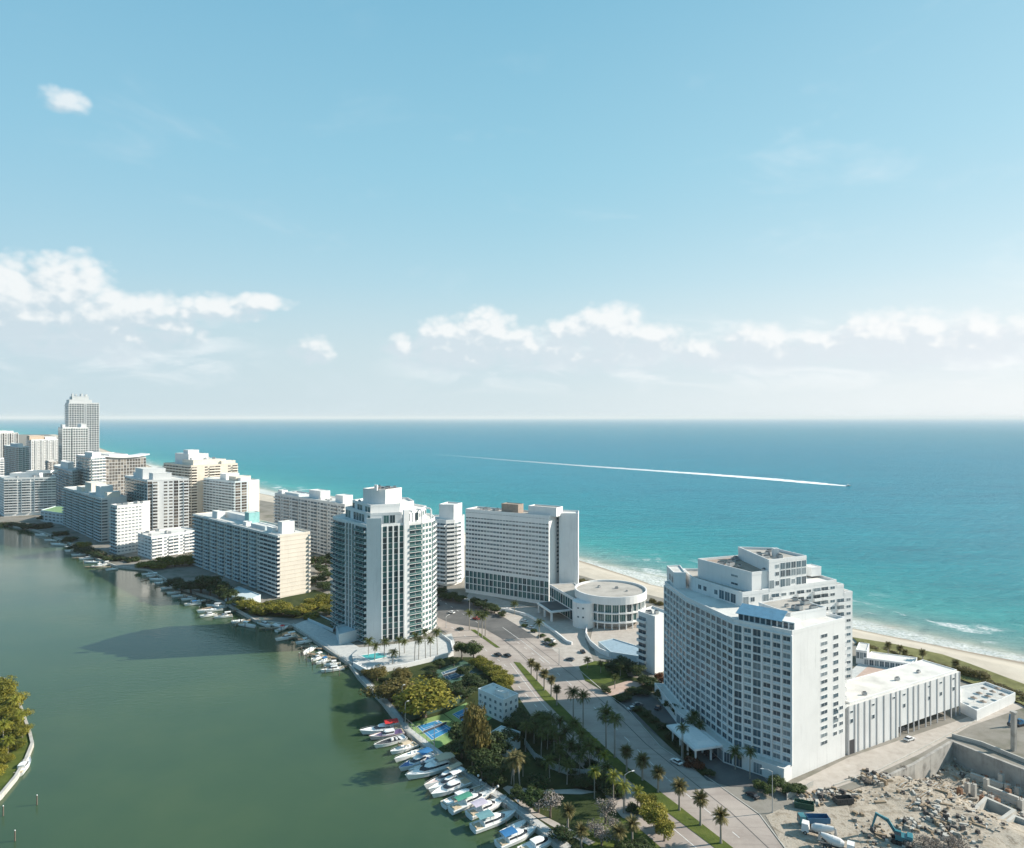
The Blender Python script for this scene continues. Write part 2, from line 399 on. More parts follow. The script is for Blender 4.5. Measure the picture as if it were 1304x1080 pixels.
M['pool'] = mat('pool_water', (.06, .42, .42), .08, .5, var=.05)

WL = [(470, 118), (330, 262), (253.5, 338), (211, 379), (165, 425), (107, 489), (57, 582), (-15, 672), (-120, 800), (-250, 935), (-406, 1093), (-620, 1330), (-900, 1700), (-1700, 2800), (-3200, 4800)]
IN = [(420, 75), (290, 215), (223, 298), (205, 335), (183, 364), (97, 459), (52, 520), (-10, 610), (-84, 690), (-165, 785), (-290, 920), (-450, 1075), (-660, 1310), (-940, 1680), (-1740, 2780), (-3240, 4780)]
WEST_PX = [(800, 1185), (760, 1119), (687, 1058), (643, 1024), (584, 985), (551, 958), (515, 930), (487, 894), (457, 863), (445, 846), (372, 797), (326, 791), (286, 768), (271, 762), (230, 750), (205, 735), (188, 726), (149, 722), (123, 712), (89, 693), (61, 681), (41, 675), (0, 668), (-60, 664), (-200, 655)]
WEST = [(62, 40)] + [G(*p) for p in WEST_PX]
SITE = [G(*p) for p in [(1075, 1010), (1130, 991), (1163, 976), (1213, 946), (1304, 982), (1470, 1048), (1470, 1190), (1130, 1190)]]

poly_sheet('sea', [(-70000, -2000), (70000, -2000), (70000, 70000), (-70000, 70000)], -1.5, M['sea'], holes=[SITE])
lag = [(-3000, -500), (150, -500), (150, 30)] + [(x + 6, y) for x, y in WEST] + [(-3000, 1000)]
poly_sheet('lagoon_water', lag, -1.3, M['lagoon'])
LAND = WEST + [(-3000, 1000), (-5200, 4780)] + IN[::-1] + [(420, 40)]
poly_sheet('ground', LAND, 0.0, M['land'], holes=[SITE])
# seawall face along the lagoon
def strip_wall(pts, z0, z1, th, name, m, label, cat):
    b = MB()
    for i in range(len(pts)-1):
        a, c = Vector(pts[i]), Vector(pts[i+1]); L = (c-a).length
        b.obox((a.x, a.y, 0), atan2(c.y-a.y, c.x-a.x), -th*.3, L+th*.3, -th/2, th/2, z0 + .001*(i % 2), z1 + .004*(i % 2))
    mid = pts[len(pts)//2]
    o = b.build(name, [m], org=(mid[0], mid[1], 0)); return tag(o, label, cat)
strip_wall(WEST, -4, .35, .9, 'seawall', 'concrete', 'long pale concrete seawall edging the green lagoon below the towers', 'seawall')
# beach: slopes from the dune line into the sea
b = MB()
def resample(pts, n):
    seg = [0]
    for i in range(len(pts)-1): seg.append(seg[-1] + (Vector(pts[i+1])-Vector(pts[i])).length)
    res = []
    for k in range(n):
        s = seg[-1]*((k/(n-1))**1.6); i = max(j for j in range(len(seg)-1) if seg[j] <= s + 1e-6)
        t = (s-seg[i])/(seg[i+1]-seg[i]); a, c = Vector(pts[i]), Vector(pts[i+1]); res.append(a.lerp(c, t))
    return res
NB = 160
ri, rw = resample(IN, NB), resample(WL, NB)
rows = []
for k in range(NB):
    a, c = ri[k], rw[k]; wob = 3.0*noise.noise((k*.35, 0, 0)) + 1.6*noise.noise((k*1.1, 5, 0))
    dirv = (c-a).normalized(); row = []
    for t, z in ((-.12, -.06), (0, .05), (.25, .5), (.6, .35), (.86, -.6), (1.0, -1.5), (1.25, -3.0)):
        q = a.lerp(c, t) + dirv*(wob if t > .5 else 0); row.append((q.x, q.y, z + .12*noise.noise((q.x*.06, q.y*.06, 2))))
    rows.append(row)
for k in range(NB-1):
    for j in range(6): b.quad(rows[k][j], rows[k][j+1], rows[k+1][j+1], rows[k+1][j])
tag(b.build('beach', ['sand'], smooth=True), kind='structure')

# ------------------------------------------------------------ roads, pavements, lawns (sheets)
def sheet(name, px, z, m, kind='structure'): return poly_sheet(name, [G(*p) for p in px], z, M[m], kind=kind)
LW = [(560, 800), (596, 832), (646, 868), (676, 912), (706, 945), (748, 985), (790, 1040), (850, 1090), (905, 1185)]     # west edge of the road
RE = [(1100, 1185), (1005, 1092), (967, 1040), (911, 999), (841, 953), (795, 901), (773, 886), (737, 855), (705, 829), (684, 813), (640, 786), (590, 764), (540, 735), (470, 715), (430, 700)]
sheet('road', LW + RE + [(400, 712), (440, 735), (510, 768)], .02, 'asphalt')
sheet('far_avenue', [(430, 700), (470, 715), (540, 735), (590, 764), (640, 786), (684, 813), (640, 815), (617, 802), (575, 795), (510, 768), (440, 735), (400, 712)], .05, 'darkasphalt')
sheet('drive', [(684, 813), (705, 829), (737, 855), (757, 846), (745, 815), (752, 800), (735, 790), (700, 780), (640, 765), (600, 752), (592, 764), (640, 786)], .04, 'paving')
sheet('median', [(654, 844), (662, 845), (700, 885), (742, 927), (800, 979), (860, 1024), (945, 1090), (985, 1130), (960, 1130), (922, 1090), (842, 1030), (786, 983), (730, 931), (690, 890)], .12, 'lawn')
sheet('turn_lane_island', [(599, 803), (605, 803), (637, 826), (632, 826)], .12, 'lawn')
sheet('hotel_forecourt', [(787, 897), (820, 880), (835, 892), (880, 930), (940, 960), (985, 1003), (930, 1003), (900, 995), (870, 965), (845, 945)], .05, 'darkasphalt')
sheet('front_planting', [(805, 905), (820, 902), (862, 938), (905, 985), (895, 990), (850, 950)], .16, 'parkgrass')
sheet('lawn', [(737, 850), (757, 843), (790, 846), (800, 862), (770, 872), (745, 868)], .10, 'lawn')
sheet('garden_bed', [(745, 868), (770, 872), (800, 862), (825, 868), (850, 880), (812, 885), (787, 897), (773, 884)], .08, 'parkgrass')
sheet('pink_path', [(764, 879), (800, 868), (822, 872), (792, 884), (776, 888)], .12, 'pinkpaving')
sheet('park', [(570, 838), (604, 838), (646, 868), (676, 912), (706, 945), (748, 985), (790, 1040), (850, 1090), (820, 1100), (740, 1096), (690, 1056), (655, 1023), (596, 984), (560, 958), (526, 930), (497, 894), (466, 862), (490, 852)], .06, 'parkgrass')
sheet('sunny_lawn', [(742, 1050), (770, 1040), (800, 1044), (850, 1088), (820, 1098), (745, 1092)], .10, 'lawn')
sheet('park_path', [(640, 1005), (646, 1002), (690, 1008), (735, 1006), (760, 1010), (740, 1013), (690, 1012), (664, 1012), (680, 1034), (716, 1052), (758, 1074), (750, 1078), (700, 1052), (670, 1034)], .13, 'paving')
sheet('quay', [(800, 1185), (760, 1119), (687, 1058), (643, 1024), (584, 985), (551, 958), (515, 930), (487, 894), (457, 863), (463, 862), (494, 893), (523, 929), (560, 957), (594, 983), (654, 1022), (700, 1056), (775, 1117), (820, 1185)], .16, 'deck')
sheet('site_road', [(1005, 1003), (1080, 966), (1222, 918), (1300, 888), (1330, 893), (1235, 926), (1170, 962), (1120, 985), (1060, 1006), (1040, 1020), (1010, 1024)], .05, 'paving')
sheet('sandy_verge', [(1010, 1024), (1040, 1020), (1075, 1010), (1130, 1190), (1060, 1190), (1005, 1092), (975, 1040)], .07, 'site')
sheet('pool_deck', [(1065, 872), (1090, 850), (1110, 828), (1165, 835), (1190, 846), (1110, 873)], .3, 'deck')
sheet('dune_belt', [(1085, 814), (1140, 823), (1200, 836), (1235, 848), (1304, 874), (1420, 920), (1420, 965), (1300, 899), (1240, 874), (1180, 852), (1110, 836)], .75, 'dune')
sheet('tower_terrace', [(372, 798), (392, 790), (420, 806), (458, 826), (520, 822), (575, 808), (580, 822), (552, 838), (520, 850), (468, 858), (448, 846)], .22, 'deck')
sheet('pool_terrace', [(755, 800), (820, 790), (840, 818), (820, 850), (760, 838), (752, 815)], .10, 'paving')
sheet('far_lawn', [(300, 778), (330, 770), (400, 752), (425, 760), (420, 775), (380, 789), (330, 786)], .08, 'parkgrass')
# painted lane lines and seams
def line(name, pts, wd, z, m, dash=None):
    b = MB(); P = [Vector(G(*p)) for p in pts]
    for i in range(len(P)-1):
        a, c = P[i], P[i+1]; L = (c-a).length; ang = atan2(c.y-a.y, c.x-a.x)
        if dash:
            s = 0
            while s < L: b.obox((a.x, a.y, z), ang, s, min(L, s+dash[0]), -wd/2, wd/2, 0, .006); s += dash[0]+dash[1]
        else: b.obox((a.x, a.y, z), ang, 0, L, -wd/2, wd/2, 0, .006 + .001*(i % 2))
    tag(b.build(name, [m]), kind='structure')
line('lane_line', [(970, 1092), (905, 1037), (850, 993), (800, 944), (760, 905), (724, 870), (690, 842), (650, 812), (600, 780), (560, 757)], .22, .03, 'paint', (3, 6))
line('lane_line', [(990, 1092), (930, 1035), (880, 995), (822, 948), (778, 904), (735, 866), (700, 838), (660, 808), (612, 776)], .3, .034, 'seam')
line('lane_line', [(880, 1092), (815, 1033), (765, 985), (716, 938), (672, 888), (640, 852)], .22, .03, 'paint', (3, 6))
line('lane_line', [(900, 1092), (832, 1035), (778, 985), (724, 935), (684, 890), (650, 846)], .2, .034, 'paint')
line('lane_line', [(640, 815), (660, 832), (690, 862)], .25, .034, 'seam')
line('lane_line', [(575, 800), (610, 822), (645, 850)], .22, .034, 'paint', (3, 5))
line('lane_line', [(622, 802), (655, 826), (690, 856)], .3, .06, 'seam')
line('lane_line', [(640, 800), (668, 820), (700, 846)], .22, .062, 'paint')
line('lane_line', [(430, 706), (500, 735), (560, 765), (610, 795)], .22, .07, 'paint', (3, 6))
line('stop_line', [(820, 1056), (880, 1046)], .4, .04, 'seam')
line('kerb', [(1005, 1088), (967, 1038), (911, 998), (841, 952), (795, 900), (773, 885), (737, 854)], .35, .12, 'concrete')
# ------------------------------------------------------------ buildings
CAMP = Vector((0, 0, H))
WMESH = {}
def window_mesh(w, h, frame, gl, mull):
    key = (round(w, 1), round(h, 1), frame, gl, mull)
    if key not in WMESH:
        w, h = key[0], key[1]; b = MB(); f = min(.09, w*.06)
        b.box(-w/2, w/2, -.10, .12, 0, h, 0)
        n = mull
        cw = (w - f*(n+1))/n
        for i in range(n):
            x0 = -w/2 + f + i*(cw+f)
            b.quad((x0, -.104, f), (x0+cw, -.104, f), (x0+cw, -.104, h-f), (x0, -.104, h-f), 1)
        me = b.mesh('window', [frame, gl]); WMESH[key] = me
        fb, pb = MB(), MB()
        for v_, f_, m_ in [(b.v, f, m) for f, m in zip(b.f, b.m)]:
            (pb if m_ else fb).add([v_[i] for i in f_], [tuple(range(len(f_)))])
        SPLIT[me.name] = (fb.mesh('window', [frame]), 'pane', pb.mesh('pane', [gl]))
    return WMESH[key]
SPLIT = {}
def balcony_mesh(w, d, ph, m, rail):
    key = ('bal', round(w, 1), round(d, 1), round(ph, 1), m, rail)
    if key not in WMESH:
        w, d = key[1], key[2]; b = MB()
        b.box(-w/2, w/2, -d, .1, -.22, 0, 0)
        if rail == 'solid':
            b.box(-w/2, w/2, -d-.004, -d+.12, -.2, ph, 0)
            b.box(-w/2-.004, -w/2+.12, -d+.12, .1, -.2, ph, 0); b.box(w/2-.12, w/2+.004, -d+.12, .1, -.2, ph, 0)
        else:
            b.box(-w/2, w/2, -d, -d+.06, ph-.07, ph, 0)
            b.box(-w/2+.05, w/2-.05, -d+.02, -d+.04, .08, ph-.1, 1)
            b.box(-w/2, -w/2+.06, -d+.06, .1, 0, ph, 0); b.box(w/2-.06, w/2, -d+.06, .1, 0, ph, 0)
        me = b.mesh('balcony', [m, rail if rail != 'solid' else m]); WMESH[key] = me
        fb, pb = MB(), MB()
        for k_, (f_, m_) in enumerate(zip(b.f, b.m)):
            (pb if k_ >= 6 else fb).add([b.v[i] for i in f_], [tuple(range(len(f_)))], m_)
        SPLIT[me.name] = (fb.mesh('balcony', [m, rail if rail != 'solid' else m]), 'railing', pb.mesh('railing', [m, rail if rail != 'solid' else m]))
    return WMESH[key]

class Building:
    def __init__(s, label, base, wall='white', glass='g', group=None, cat='building', name='apartment_tower'):
        s.t = thing(name, label, cat, (base[0], base[1], 0), group)
        s.wall = wall; s.g = glass; s.units = {'window': [], 'balcony': []}; s.body = MB(); s.wallmats = [wall, 'roof']
        s.seen = {}
    def block(s, poly, z0, z1, roof='roof', parapet=.9, name='wall', wall=None, bottom=False):
        """one storey block: walls, flat roof and a parapet"""
        b = MB(); b.prism(poly, z0, z1, 0, 1, bottom)
        n = len(poly)
        if parapet:
            if sum(poly[i][0]*poly[(i+1) % n][1] - poly[(i+1) % n][0]*poly[i][1] for i in range(n)) < 0: poly = poly[::-1]
            for i in range(n):
                a, c = Vector(poly[i]), Vector(poly[(i+1) % n]); L = (c-a).length
                b.obox((a.x, a.y, 0), atan2(c.y-a.y, c.x-a.x), -.05, L-.35, -.06-.003*i, .3, z1-.35, z1+parapet+.004*(i % 2), 0)
        return b.build(name, [wall or s.wall, roof], s.t)
    def box(s, name, p0, p1, depth, z0, z1, m, x0=0, x1=1, out=0.0, mats2=None):
        a, c = Vector(p0), Vector(p1); L = (c-a).length; b = MB()
        b.obox((a.x, a.y, 0), atan2(c.y-a.y, c.x-a.x), L*x0, L*x1, -out, depth, z0, z1)
        return b.build(name, [m], s.t)
    def facade(s, p0, p1, z0, z1, nf, nb, cols='W', ww=.62, wh=.52, sill=.28, bd=1.4, ph=1.0, bmat=None, rail='solid',
               band=0.0, pier=0.0, pw=.35, mull=2, frame='frame', g=None, gp=(.38, .36, .26), off=0.0, skip=(), bandm=None):
        a, c = Vector(p0), Vector(p1); u = (c-a); L = u.length; u.normalize(); nrm = Vector((u.y, -u.x))
        ang = atan2(u.y, u.x); fh = (z1-z0)/nf; cw = L/nb; g = g or s.g
        mid = (a+c)/2
        facing = nrm.dot(Vector((-mid.x, -mid.y)).normalized())
        for i in range(nb):
            kind = cols[i % len(cols)]
            if kind == '.': continue
            for j in range(nf):
                if (i, j) in skip: continue
                q = a + u*(cw*(i+.5)) + nrm*off; z = z0 + j*fh
                gi = random.choices((0, 1, 2), gp)[0]
                dist = (Vector((q.x, q.y, z)) - CAMP).length
                sz = (facing + .15) / dist**2
                if kind in 'WBC':
                    W_, H_, sl = (cw*ww, fh*wh, fh*sill) if kind == 'W' else (cw*.9, fh*.78, .05)
                    if kind == 'C': W_, H_, sl = cw*.86, fh*.9, .12
                    s.units['window'].append((sz*W_*H_, window_mesh(W_, H_, frame, g + str(gi), mull), (q.x, q.y, z+sl), ang))
                if kind == 'B':
                    s.units['balcony'].append((sz*cw*fh, balcony_mesh(cw - (.1 if not pier else .02), bd, ph, bmat or s.wall, rail), (q.x, q.y, z+.02), ang))
        if band:
            for j in range(nf+1):
                b = MB(); b.obox((a.x, a.y, 0), ang, 0, L, -band, .1, z0+j*fh-.32, z0+j*fh+.06)
                b.build('floor_band', [bandm or s.wall], s.t)
        if pier:
            for i in range(nb+1):
                b = MB(); x = cw*i
                b.obox((a.x, a.y, 0), ang, x-pw/2, x+pw/2, -pier-.006, .1, z0+.01, z1-.02)
                b.build('pier', [bandm or s.wall], s.t)
    def finish(s):
        base = Vector(s.t.location)
        for kind, lst in s.units.items():
            lst.sort(key=lambda r: -r[0])
            near = base.length < 480
            for r in lst[:100]:
                sp = SPLIT.get(r[1].name)
                if near and sp:
                    o = put(kind, sp[0], s.t, Vector(r[2]) - base, r[3]); put(sp[1], sp[2], o)
                else: put(kind, r[1], s.t, Vector(r[2]) - base, r[3])
            rest = lst[100:]
            if rest:
                b = MB(); names = []
                for r in rest:
                    me = r[1]; c, sn = cos(r[3]), sin(r[3]); o = len(b.v)
                    for v in me.vertices:
                        x, y, z = v.co; b.v.append((r[2][0] + x*c - y*sn, r[2][1] + x*sn + y*c, r[2][2] + z))
                    for p in me.polygons:
                        nm = me.materials[p.material_index].name
                        if nm not in names: names.append(nm)
                        b.f.append([i + o for i in p.vertices]); b.m.append(names.index(nm))
                ob = b.build(kind, [bpy.data.materials[n] for n in names], s.t); ob['kind'] = 'stuff'
    def kit(s, pts, z):
        """small rooftop machines, vents and pipes"""
        for (x, y, w_, d_, h_) in pts:
            b = MB(); a = random.random()*.6
            b.obox((x, y, z), a, -w_/2, w_/2, -d_/2, d_/2, .15, h_, 0, .05); b.obox((x, y, z), a, -w_/2+.3, w_/2-.3, -d_/2+.3, d_/2-.3, h_, h_+.25, 1)
            b.build('roof_unit', ['steel', 'darkframe'], s.t)
def scatter(poly, n, z, s=1.0, rnd=random):
    xs = [p[0] for p in poly]; ys = [p[1] for p in poly]; res = []; tries = 0
    while len(res) < n and tries < 400:
        tries += 1
        x, y = rnd.uniform(min(xs), max(xs)), rnd.uniform(min(ys), max(ys)); inside = False
        for i in range(len(poly)):
            (x1, y1), (x2, y2) = poly[i], poly[i-1]
            if (y1 > y) != (y2 > y) and x < (x2-x1)*(y-y1)/(y2-y1)+x1: inside = not inside
        if inside: res.append((x, y, rnd.uniform(1.2, 3)*s, rnd.uniform(1, 2.2)*s, rnd.uniform(.8, 1.7)*s))
    return res
def shrink(poly, k):
    cx = sum(p[0] for p in poly)/len(poly); cy = sum(p[1] for p in poly)/len(poly)
    return [(cx + (x-cx)*k, cy + (y-cy)*k) for x, y in poly]
def lerp2(a, b, t): return (a[0] + (b[0]-a[0])*t, a[1] + (b[1]-a[1])*t)

# ---- the big white resort hotel on the right, stepped roof, faceted front
Np, Mp, L2, Lp, E1 = (92.9, 226.7), (77.9, 240), (68.8, 269.6), (66, 295), (118, 242)
B = Building('big white resort hotel with stepped penthouses and gridded balcony front beside the dirt building site', Np, 'bright', name='resort_hotel', cat='hotel')
B.block([Np, E1, (106, 262), (92, 303), Lp, L2, Mp], 0, 48.3, parapet=.9)
rw = [(96, 262), (131.8, 277.6), (126, 294), (88, 297)]
B.block(rw, 0, 53.2)
B.block([(131.8, 277.6), (135.6, 279.2), (130, 295), (126, 294)], 0, 51)
B.block([(135.6, 279.2), (140, 281), (134.4, 297), (130, 295)], 0, 47.6)
B.block([(74.6, 283), (87, 258), (99, 263), (97, 298), (75, 299)], 48.3, 53.0, roof='roofgrey')
B.block([(77.8, 286), (91.5, 260.6), (103, 266), (97, 293)], 53.0, 60.0, roof='brick')
B.block([(99, 263.2), (117, 271.5), (110, 288), (96, 290)], 53.4, 64.2, roof='roofgrey')
B.block([(68, 287), (73, 287), (74, 301), (68, 300)], 48.3, 54.4, parapet=.5)
B.block([(97, 238), (113, 245.6), (106, 259), (91, 252)], 48.3, 51.4, roof='roofgrey', parapet=.4)
B.block([(104.5, 272.4), (106.5, 272.4), (106.5, 275), (104.5, 275)], 64.2, 67.4, parapet=.2, name='lift_tower')
B.block([(124, 283), (129, 285), (127, 290), (122, 288)], 54, 57.6, parapet=.2, name='lift_tower')
# roof terrace with its blue glass canopy along the front edge
tA, tB = lerp2(Mp, Np, -.02), lerp2(Mp, Np, .97)
B.box('terrace_wall', (80, 241.5), (95.0, 229.6), 6.0, 48.35, 50.9, 'bright')
B.facade((80, 241.5), (95.0, 229.6), 48.4, 50.9, 1, 10, 'C', mull=1)
b = MB()
a0, a1 = Vector((78.7, 240.6)), Vector((91.0, 230.6)); uu = (a1-a0).normalized(); nn = Vector((uu.y, -uu.x))
q = [a0, a1, a1 - nn*6.5, a0 - nn*6.5]
b.add([(q[0].x, q[0].y, 51.1), (q[1].x, q[1].y, 51.1), (q[2].x, q[2].y, 53.2), (q[3].x, q[3].y, 53.2), (q[0].x, q[0].y, 50.95), (q[1].x, q[1].y, 50.95), (q[2].x, q[2].y, 53.05), (q[3].x, q[3].y, 53.05)],
      [(0, 1, 2, 3), (7, 6, 5, 4), (0, 4, 5, 1), (1, 5, 6, 2), (2, 6, 7, 3), (3, 7, 4, 0)])
b.build('glass_canopy', ['awning'], B.t)
nf = 15
B.facade(L2, Mp, 4.6, 47.6, nf, 9, 'WWCWWWCWW', ww=.80, wh=.66, sill=.14, band=.4, pier=.42, pw=.4, mull=2)
B.facade(Lp, L2, 4.6, 47.6, nf, 7, 'WCWWCWW', ww=.80, wh=.66, sill=.14, band=.4, pier=.42, pw=.4, mull=2)
B.facade(Mp, Np, 4.6, 47.6, nf, 6, 'CWCWWW', ww=.74, wh=.56, sill=.22, band=.5, pier=.55, pw=.6, mull=2)
B.facade(Np, E1, 4.6, 47.8, nf, 6, '..', wh=.45)
eA, eB = lerp2(Np, E1, .52), lerp2(Np, E1, .66); B.facade(eA, eB, 6.5, 46.0, 15, 1, 'W', ww=.86, wh=.50, sill=.25, mull=2)
eA, eB = lerp2(Np, E1, .76), lerp2(Np, E1, .87); B.facade(eA, eB, 12.5, 44.5, 11, 1, 'W', ww=.86, wh=.50, sill=.25, mull=2)
eA, eB = lerp2(Np, E1, .74), lerp2(Np, E1, .98); B.facade(eA, eB, 8, 19, 4, 2, 'W', ww=.58, wh=.46, sill=.3, mull=2)
B.facade(rw[0], rw[1], 36, 52.4, 6, 9, 'WBWWBWBBW', ww=.6, wh=.45, bd=1.1)
B.facade(rw[1], (140, 281), 4, 46.8, 15, 2, 'BW', ww=.55, wh=.42, bd=1.0)
B.facade(E1, (106, 262), 17, 46.5, 10, 5, 'B', bd=1.2)
B.facade((74.6, 283), (87, 258), 48.7, 52.6, 1, 9, '.WW.WCCC.', wh=.5, sill=.3)
B.facade((87, 258), (99, 263), 48.9, 52.4, 1, 4, 'CW.C')
B.facade((99, 263.2), (117, 271.5), 53.8, 57.4, 1, 7, 'CWC', wh=.5)
B.facade((99, 263.2), (117, 271.5), 57.8, 63.6, 2, 7, '.WCCCCC', wh=.5, mull=2)
B.facade((77.8, 286), (91.5, 260.6), 53.4, 59.6, 2, 5, '...W.', wh=.3)
B.facade((91.5, 260.6), (99, 264.1), 54, 61, 2, 2, '.')
B.facade((68, 296), (68, 287), 48.6, 54, 1, 2, 'W')
B.kit(scatter([(97, 240), (111, 246), (105, 257), (93, 250)], 6, 0), 51.4)
B.kit(scatter([(80, 284), (91, 263), (100, 267), (95, 290)], 9, 0), 60.0)
B.kit(scatter([(101, 266), (114, 273), (108, 286), (99, 287)], 6, 0), 64.2)
B.kit(scatter([(99, 266), (125, 278), (122, 292), (110, 292)], 5, 0), 53.2)
# the podium and porch along the forecourt
pN, pM, pL2, pL = (89.0, 223.6), (73.5, 237.5), (64.6, 268.4), (61.8, 296)
B.block([Np, pN, pM, pL2, pL, Lp, L2, Mp], 0, 4.4, parapet=.6, name='podium')
B.facade(pL2, pM, .3, 4.2, 1, 10, 'C', g='g', mull=3)
B.facade(pM, pN, .3, 4.2, 1, 6, 'CC.C..', g='g', mull=3)
u = (Vector(pM) - Vector(pL2)).normalized(); nn = Vector((u.y, -u.x)); o = Vector(lerp2(pL2, pM, .42)); ang = atan2(u.y, u.x)
for i in range(4):
    for j in (0, 1):
        b = MB(); b.obox((o.x, o.y, 0), ang, i*5.2, i*5.2+.5, -9.5+j*6, -9.0+j*6, 0, 5.0); b.build('porch_column', ['bright'], B.t)
b = MB(); b.obox((o.x, o.y, 0), ang, -1.5, 18, -11, .1, 5.0, 5.7, 0); b.obox((o.x, o.y, 0), ang, 0, 16.5, -9.5, -.8, 5.7, 6.6, 0, 1.8)
b.build('porch_roof', ['bright'], B.t)
B.finish()

# ---- white ribbed annexe
A0, A1, A2, A3 = (119.3, 242.7), (181, 276), (173.6, 289), (112, 257)
B = Building('long low white annexe with grey vertical ribs joined to the resort hotel', A0, 'bright', name='ribbed_annexe', cat='building')
def inner(t): return lerp2(A0, A1, t)
B.block([A0, inner(.42), lerp2(A3, A2, .42), A3], 0, 17.2, parapet=0, name='wall')
B.block([lerp2(A0, A1, .4201), A1, A2, lerp2(A3, A2, .4201)], 3.6, 17.2, parapet=0, name='wall', bottom=True)
B.block([(121, 244.9), (180, 276.6), (173.2, 288), (114, 257)], 17.2, 17.6, parapet=.3, name='roof_slab')
B.block([lerp2(lerp2(A0, A1, .44), lerp2(A3, A2, .44), .55), lerp2(lerp2(A0, A1, .98), lerp2(A3, A2, .98), .55), lerp2(lerp2(A0, A1, .98), lerp2(A3, A2, .98), .95), lerp2(lerp2(A0, A1, .44), lerp2(A3, A2, .44), .95)], 0, 3.6, parapet=0, name='ground_floor', wall='white')
aL = (Vector(A1)-Vector(A0)).length; ang = atan2(A1[1]-A0[1], A1[0]-A0[0])
for t in (.005, .055, .085, .135, .18, .235, .295, .355, .40, .435, .505, .555, .60, .665, .71, .775, .845, .91, .955, .995):
    b = MB(); b.obox((A0[0], A0[1], 0), ang, t*aL-.30, t*aL+.30, -.16, .05, 0, 17.25); b.build('rib', ['rib'], B.t)
for t, z in ((.03, 12), (.205, 11), (.47, 11.3), (.70, 11), (.81, 11.2), (.935, 11.5), (.03, 15.6), (.205, 15.7), (.38, 15.8), (.47, 15.8), (.70, 15.9), (.81, 15.9), (.935, 15.9)):
    q = lerp2(A0, A1, t); put('window', window_mesh(1.5, 1.5 if z < 14 else .8, 'frame', 'g0', 1), B.t, (q[0]-A0[0], q[1]-A0[1], z-1), ang)
b = MB(); b.obox((A0[0], A0[1], 0), ang, .012*aL, .05*aL, -.08, .05, 0, 5); b.build('service_door', ['gate'], B.t)
B.box('side_wall', A1, A2, .2, 3.6, 17.0, 'bright', .02, .98, .05)
B.kit([(130, 252, 1.6, 1.0, 1.1), (150, 266, 1.8, 1.0, 1.2), (163, 274, 1.4, 1.2, .9)], 17.6)
B.finish()
# white sun terrace beyond the annexe
T0 = [G(1221, 897, 3.2), G(1244, 909, 3.2), G(1293, 886, 3.2), G(1255, 872, 3.2), G(1223, 878, 3.2)]
B = Building('low white parking and sun terrace at the far end of the ribbed annexe', T0[1], 'bright', name='sun_terrace', cat='terrace')
B.block(T0, 0, 3.2, roof='deck', parapet=1.0)
B.finish()

# ---- small white block left of the hotel
Q = [(60.5, 327), (66.5, 318), (75, 326), (69, 336)]
B = Building('small narrow white block with stubby balconies tucked against the left side of the resort hotel', Q[1], 'bright', name='apartment_block', cat='building')
B.block(Q, 0, 26.5); B.facade(Q[0], Q[1], 1, 26, 8, 2, 'B.', bd=1.3); B.facade(Q[1], Q[2], 1, 26, 8, 2, '.W', ww=.35, wh=.6)
B.kit(scatter(shrink(Q, .6), 3, 0), 26.5); B.finish()

# ---- rotunda
cx, cy, rr = 58.5, 405.5, 21.0
B = Building('round two storey glass rotunda with wide white fascia and flat circular roof', (cx, cy - rr), 'bright', name='rotunda', cat='building')
def circ(r, n=48): return [(cx + r*cos(2*pi*i/n), cy + r*sin(2*pi*i/n)) for i in range(n)]
b = MB(); b.prism(circ(19.2), 3.6, 14.5, 0, 0); b.build('wall', ['bright'], B.t, smooth=False)
b = MB(); b.prism(circ(15.0), 0, 3.6, 0, 0); b.build('ground_floor', ['grey'], B.t)
b = MB(); b.prism(circ(21.2), 14.2, 17.6, 0, 1, True)
ring = [(r, z) for r, z in ((21.2, 17.6), (21.2, 18.7), (20.5, 18.7), (20.5, 17.55))]; n = 48
for k in range(3):
    for i in range(n):
        t0, t1 = 2*pi*i/n, 2*pi*(i+1)/n; (r0, z0), (r1, z1) = ring[k], ring[k+1]
        b.quad((cx+r0*cos(t0), cy+r0*sin(t0), z0), (cx+r0*cos(t1), cy+r0*sin(t1), z0), (cx+r1*cos(t1), cy+r1*sin(t1), z1), (cx+r1*cos(t0), cy+r1*sin(t0), z1), 0)
b.build('roof', ['bright', 'roofgrey'], B.t)
for zz in (3.5, 8.7):
    b = MB(); b.prism(circ(20.6), zz, zz+.75, 0, 0, True); b.build('floor_ring', ['bright'], B.t)
n = 30
for i in range(n):
    t0, t1 = 2*pi*i/n, 2*pi*(i+1)/n
    tm = (t0+t1)/2
    if not (pi*.88 < tm < 2*pi*1.0 or tm < .5): continue
    p0 = (cx+19.25*cos(t0), cy+19.25*sin(t0)); p1 = (cx+19.25*cos(t1), cy+19.25*sin(t1))
    if tm > pi*1.16 or tm < .5: B.facade(p0, p1, 4.2, 14.4, 2, 1, 'C', g='gt', mull=3)
    b = MB(); b.tube((p0[0]*1.0 + .7*cos(t0), p0[1] + .7*sin(t0), 0), (p0[0] + .7*cos(t0), p0[1] + .7*sin(t0), 14.3), .35, n=8); b.build('column', ['bright'], B.t)
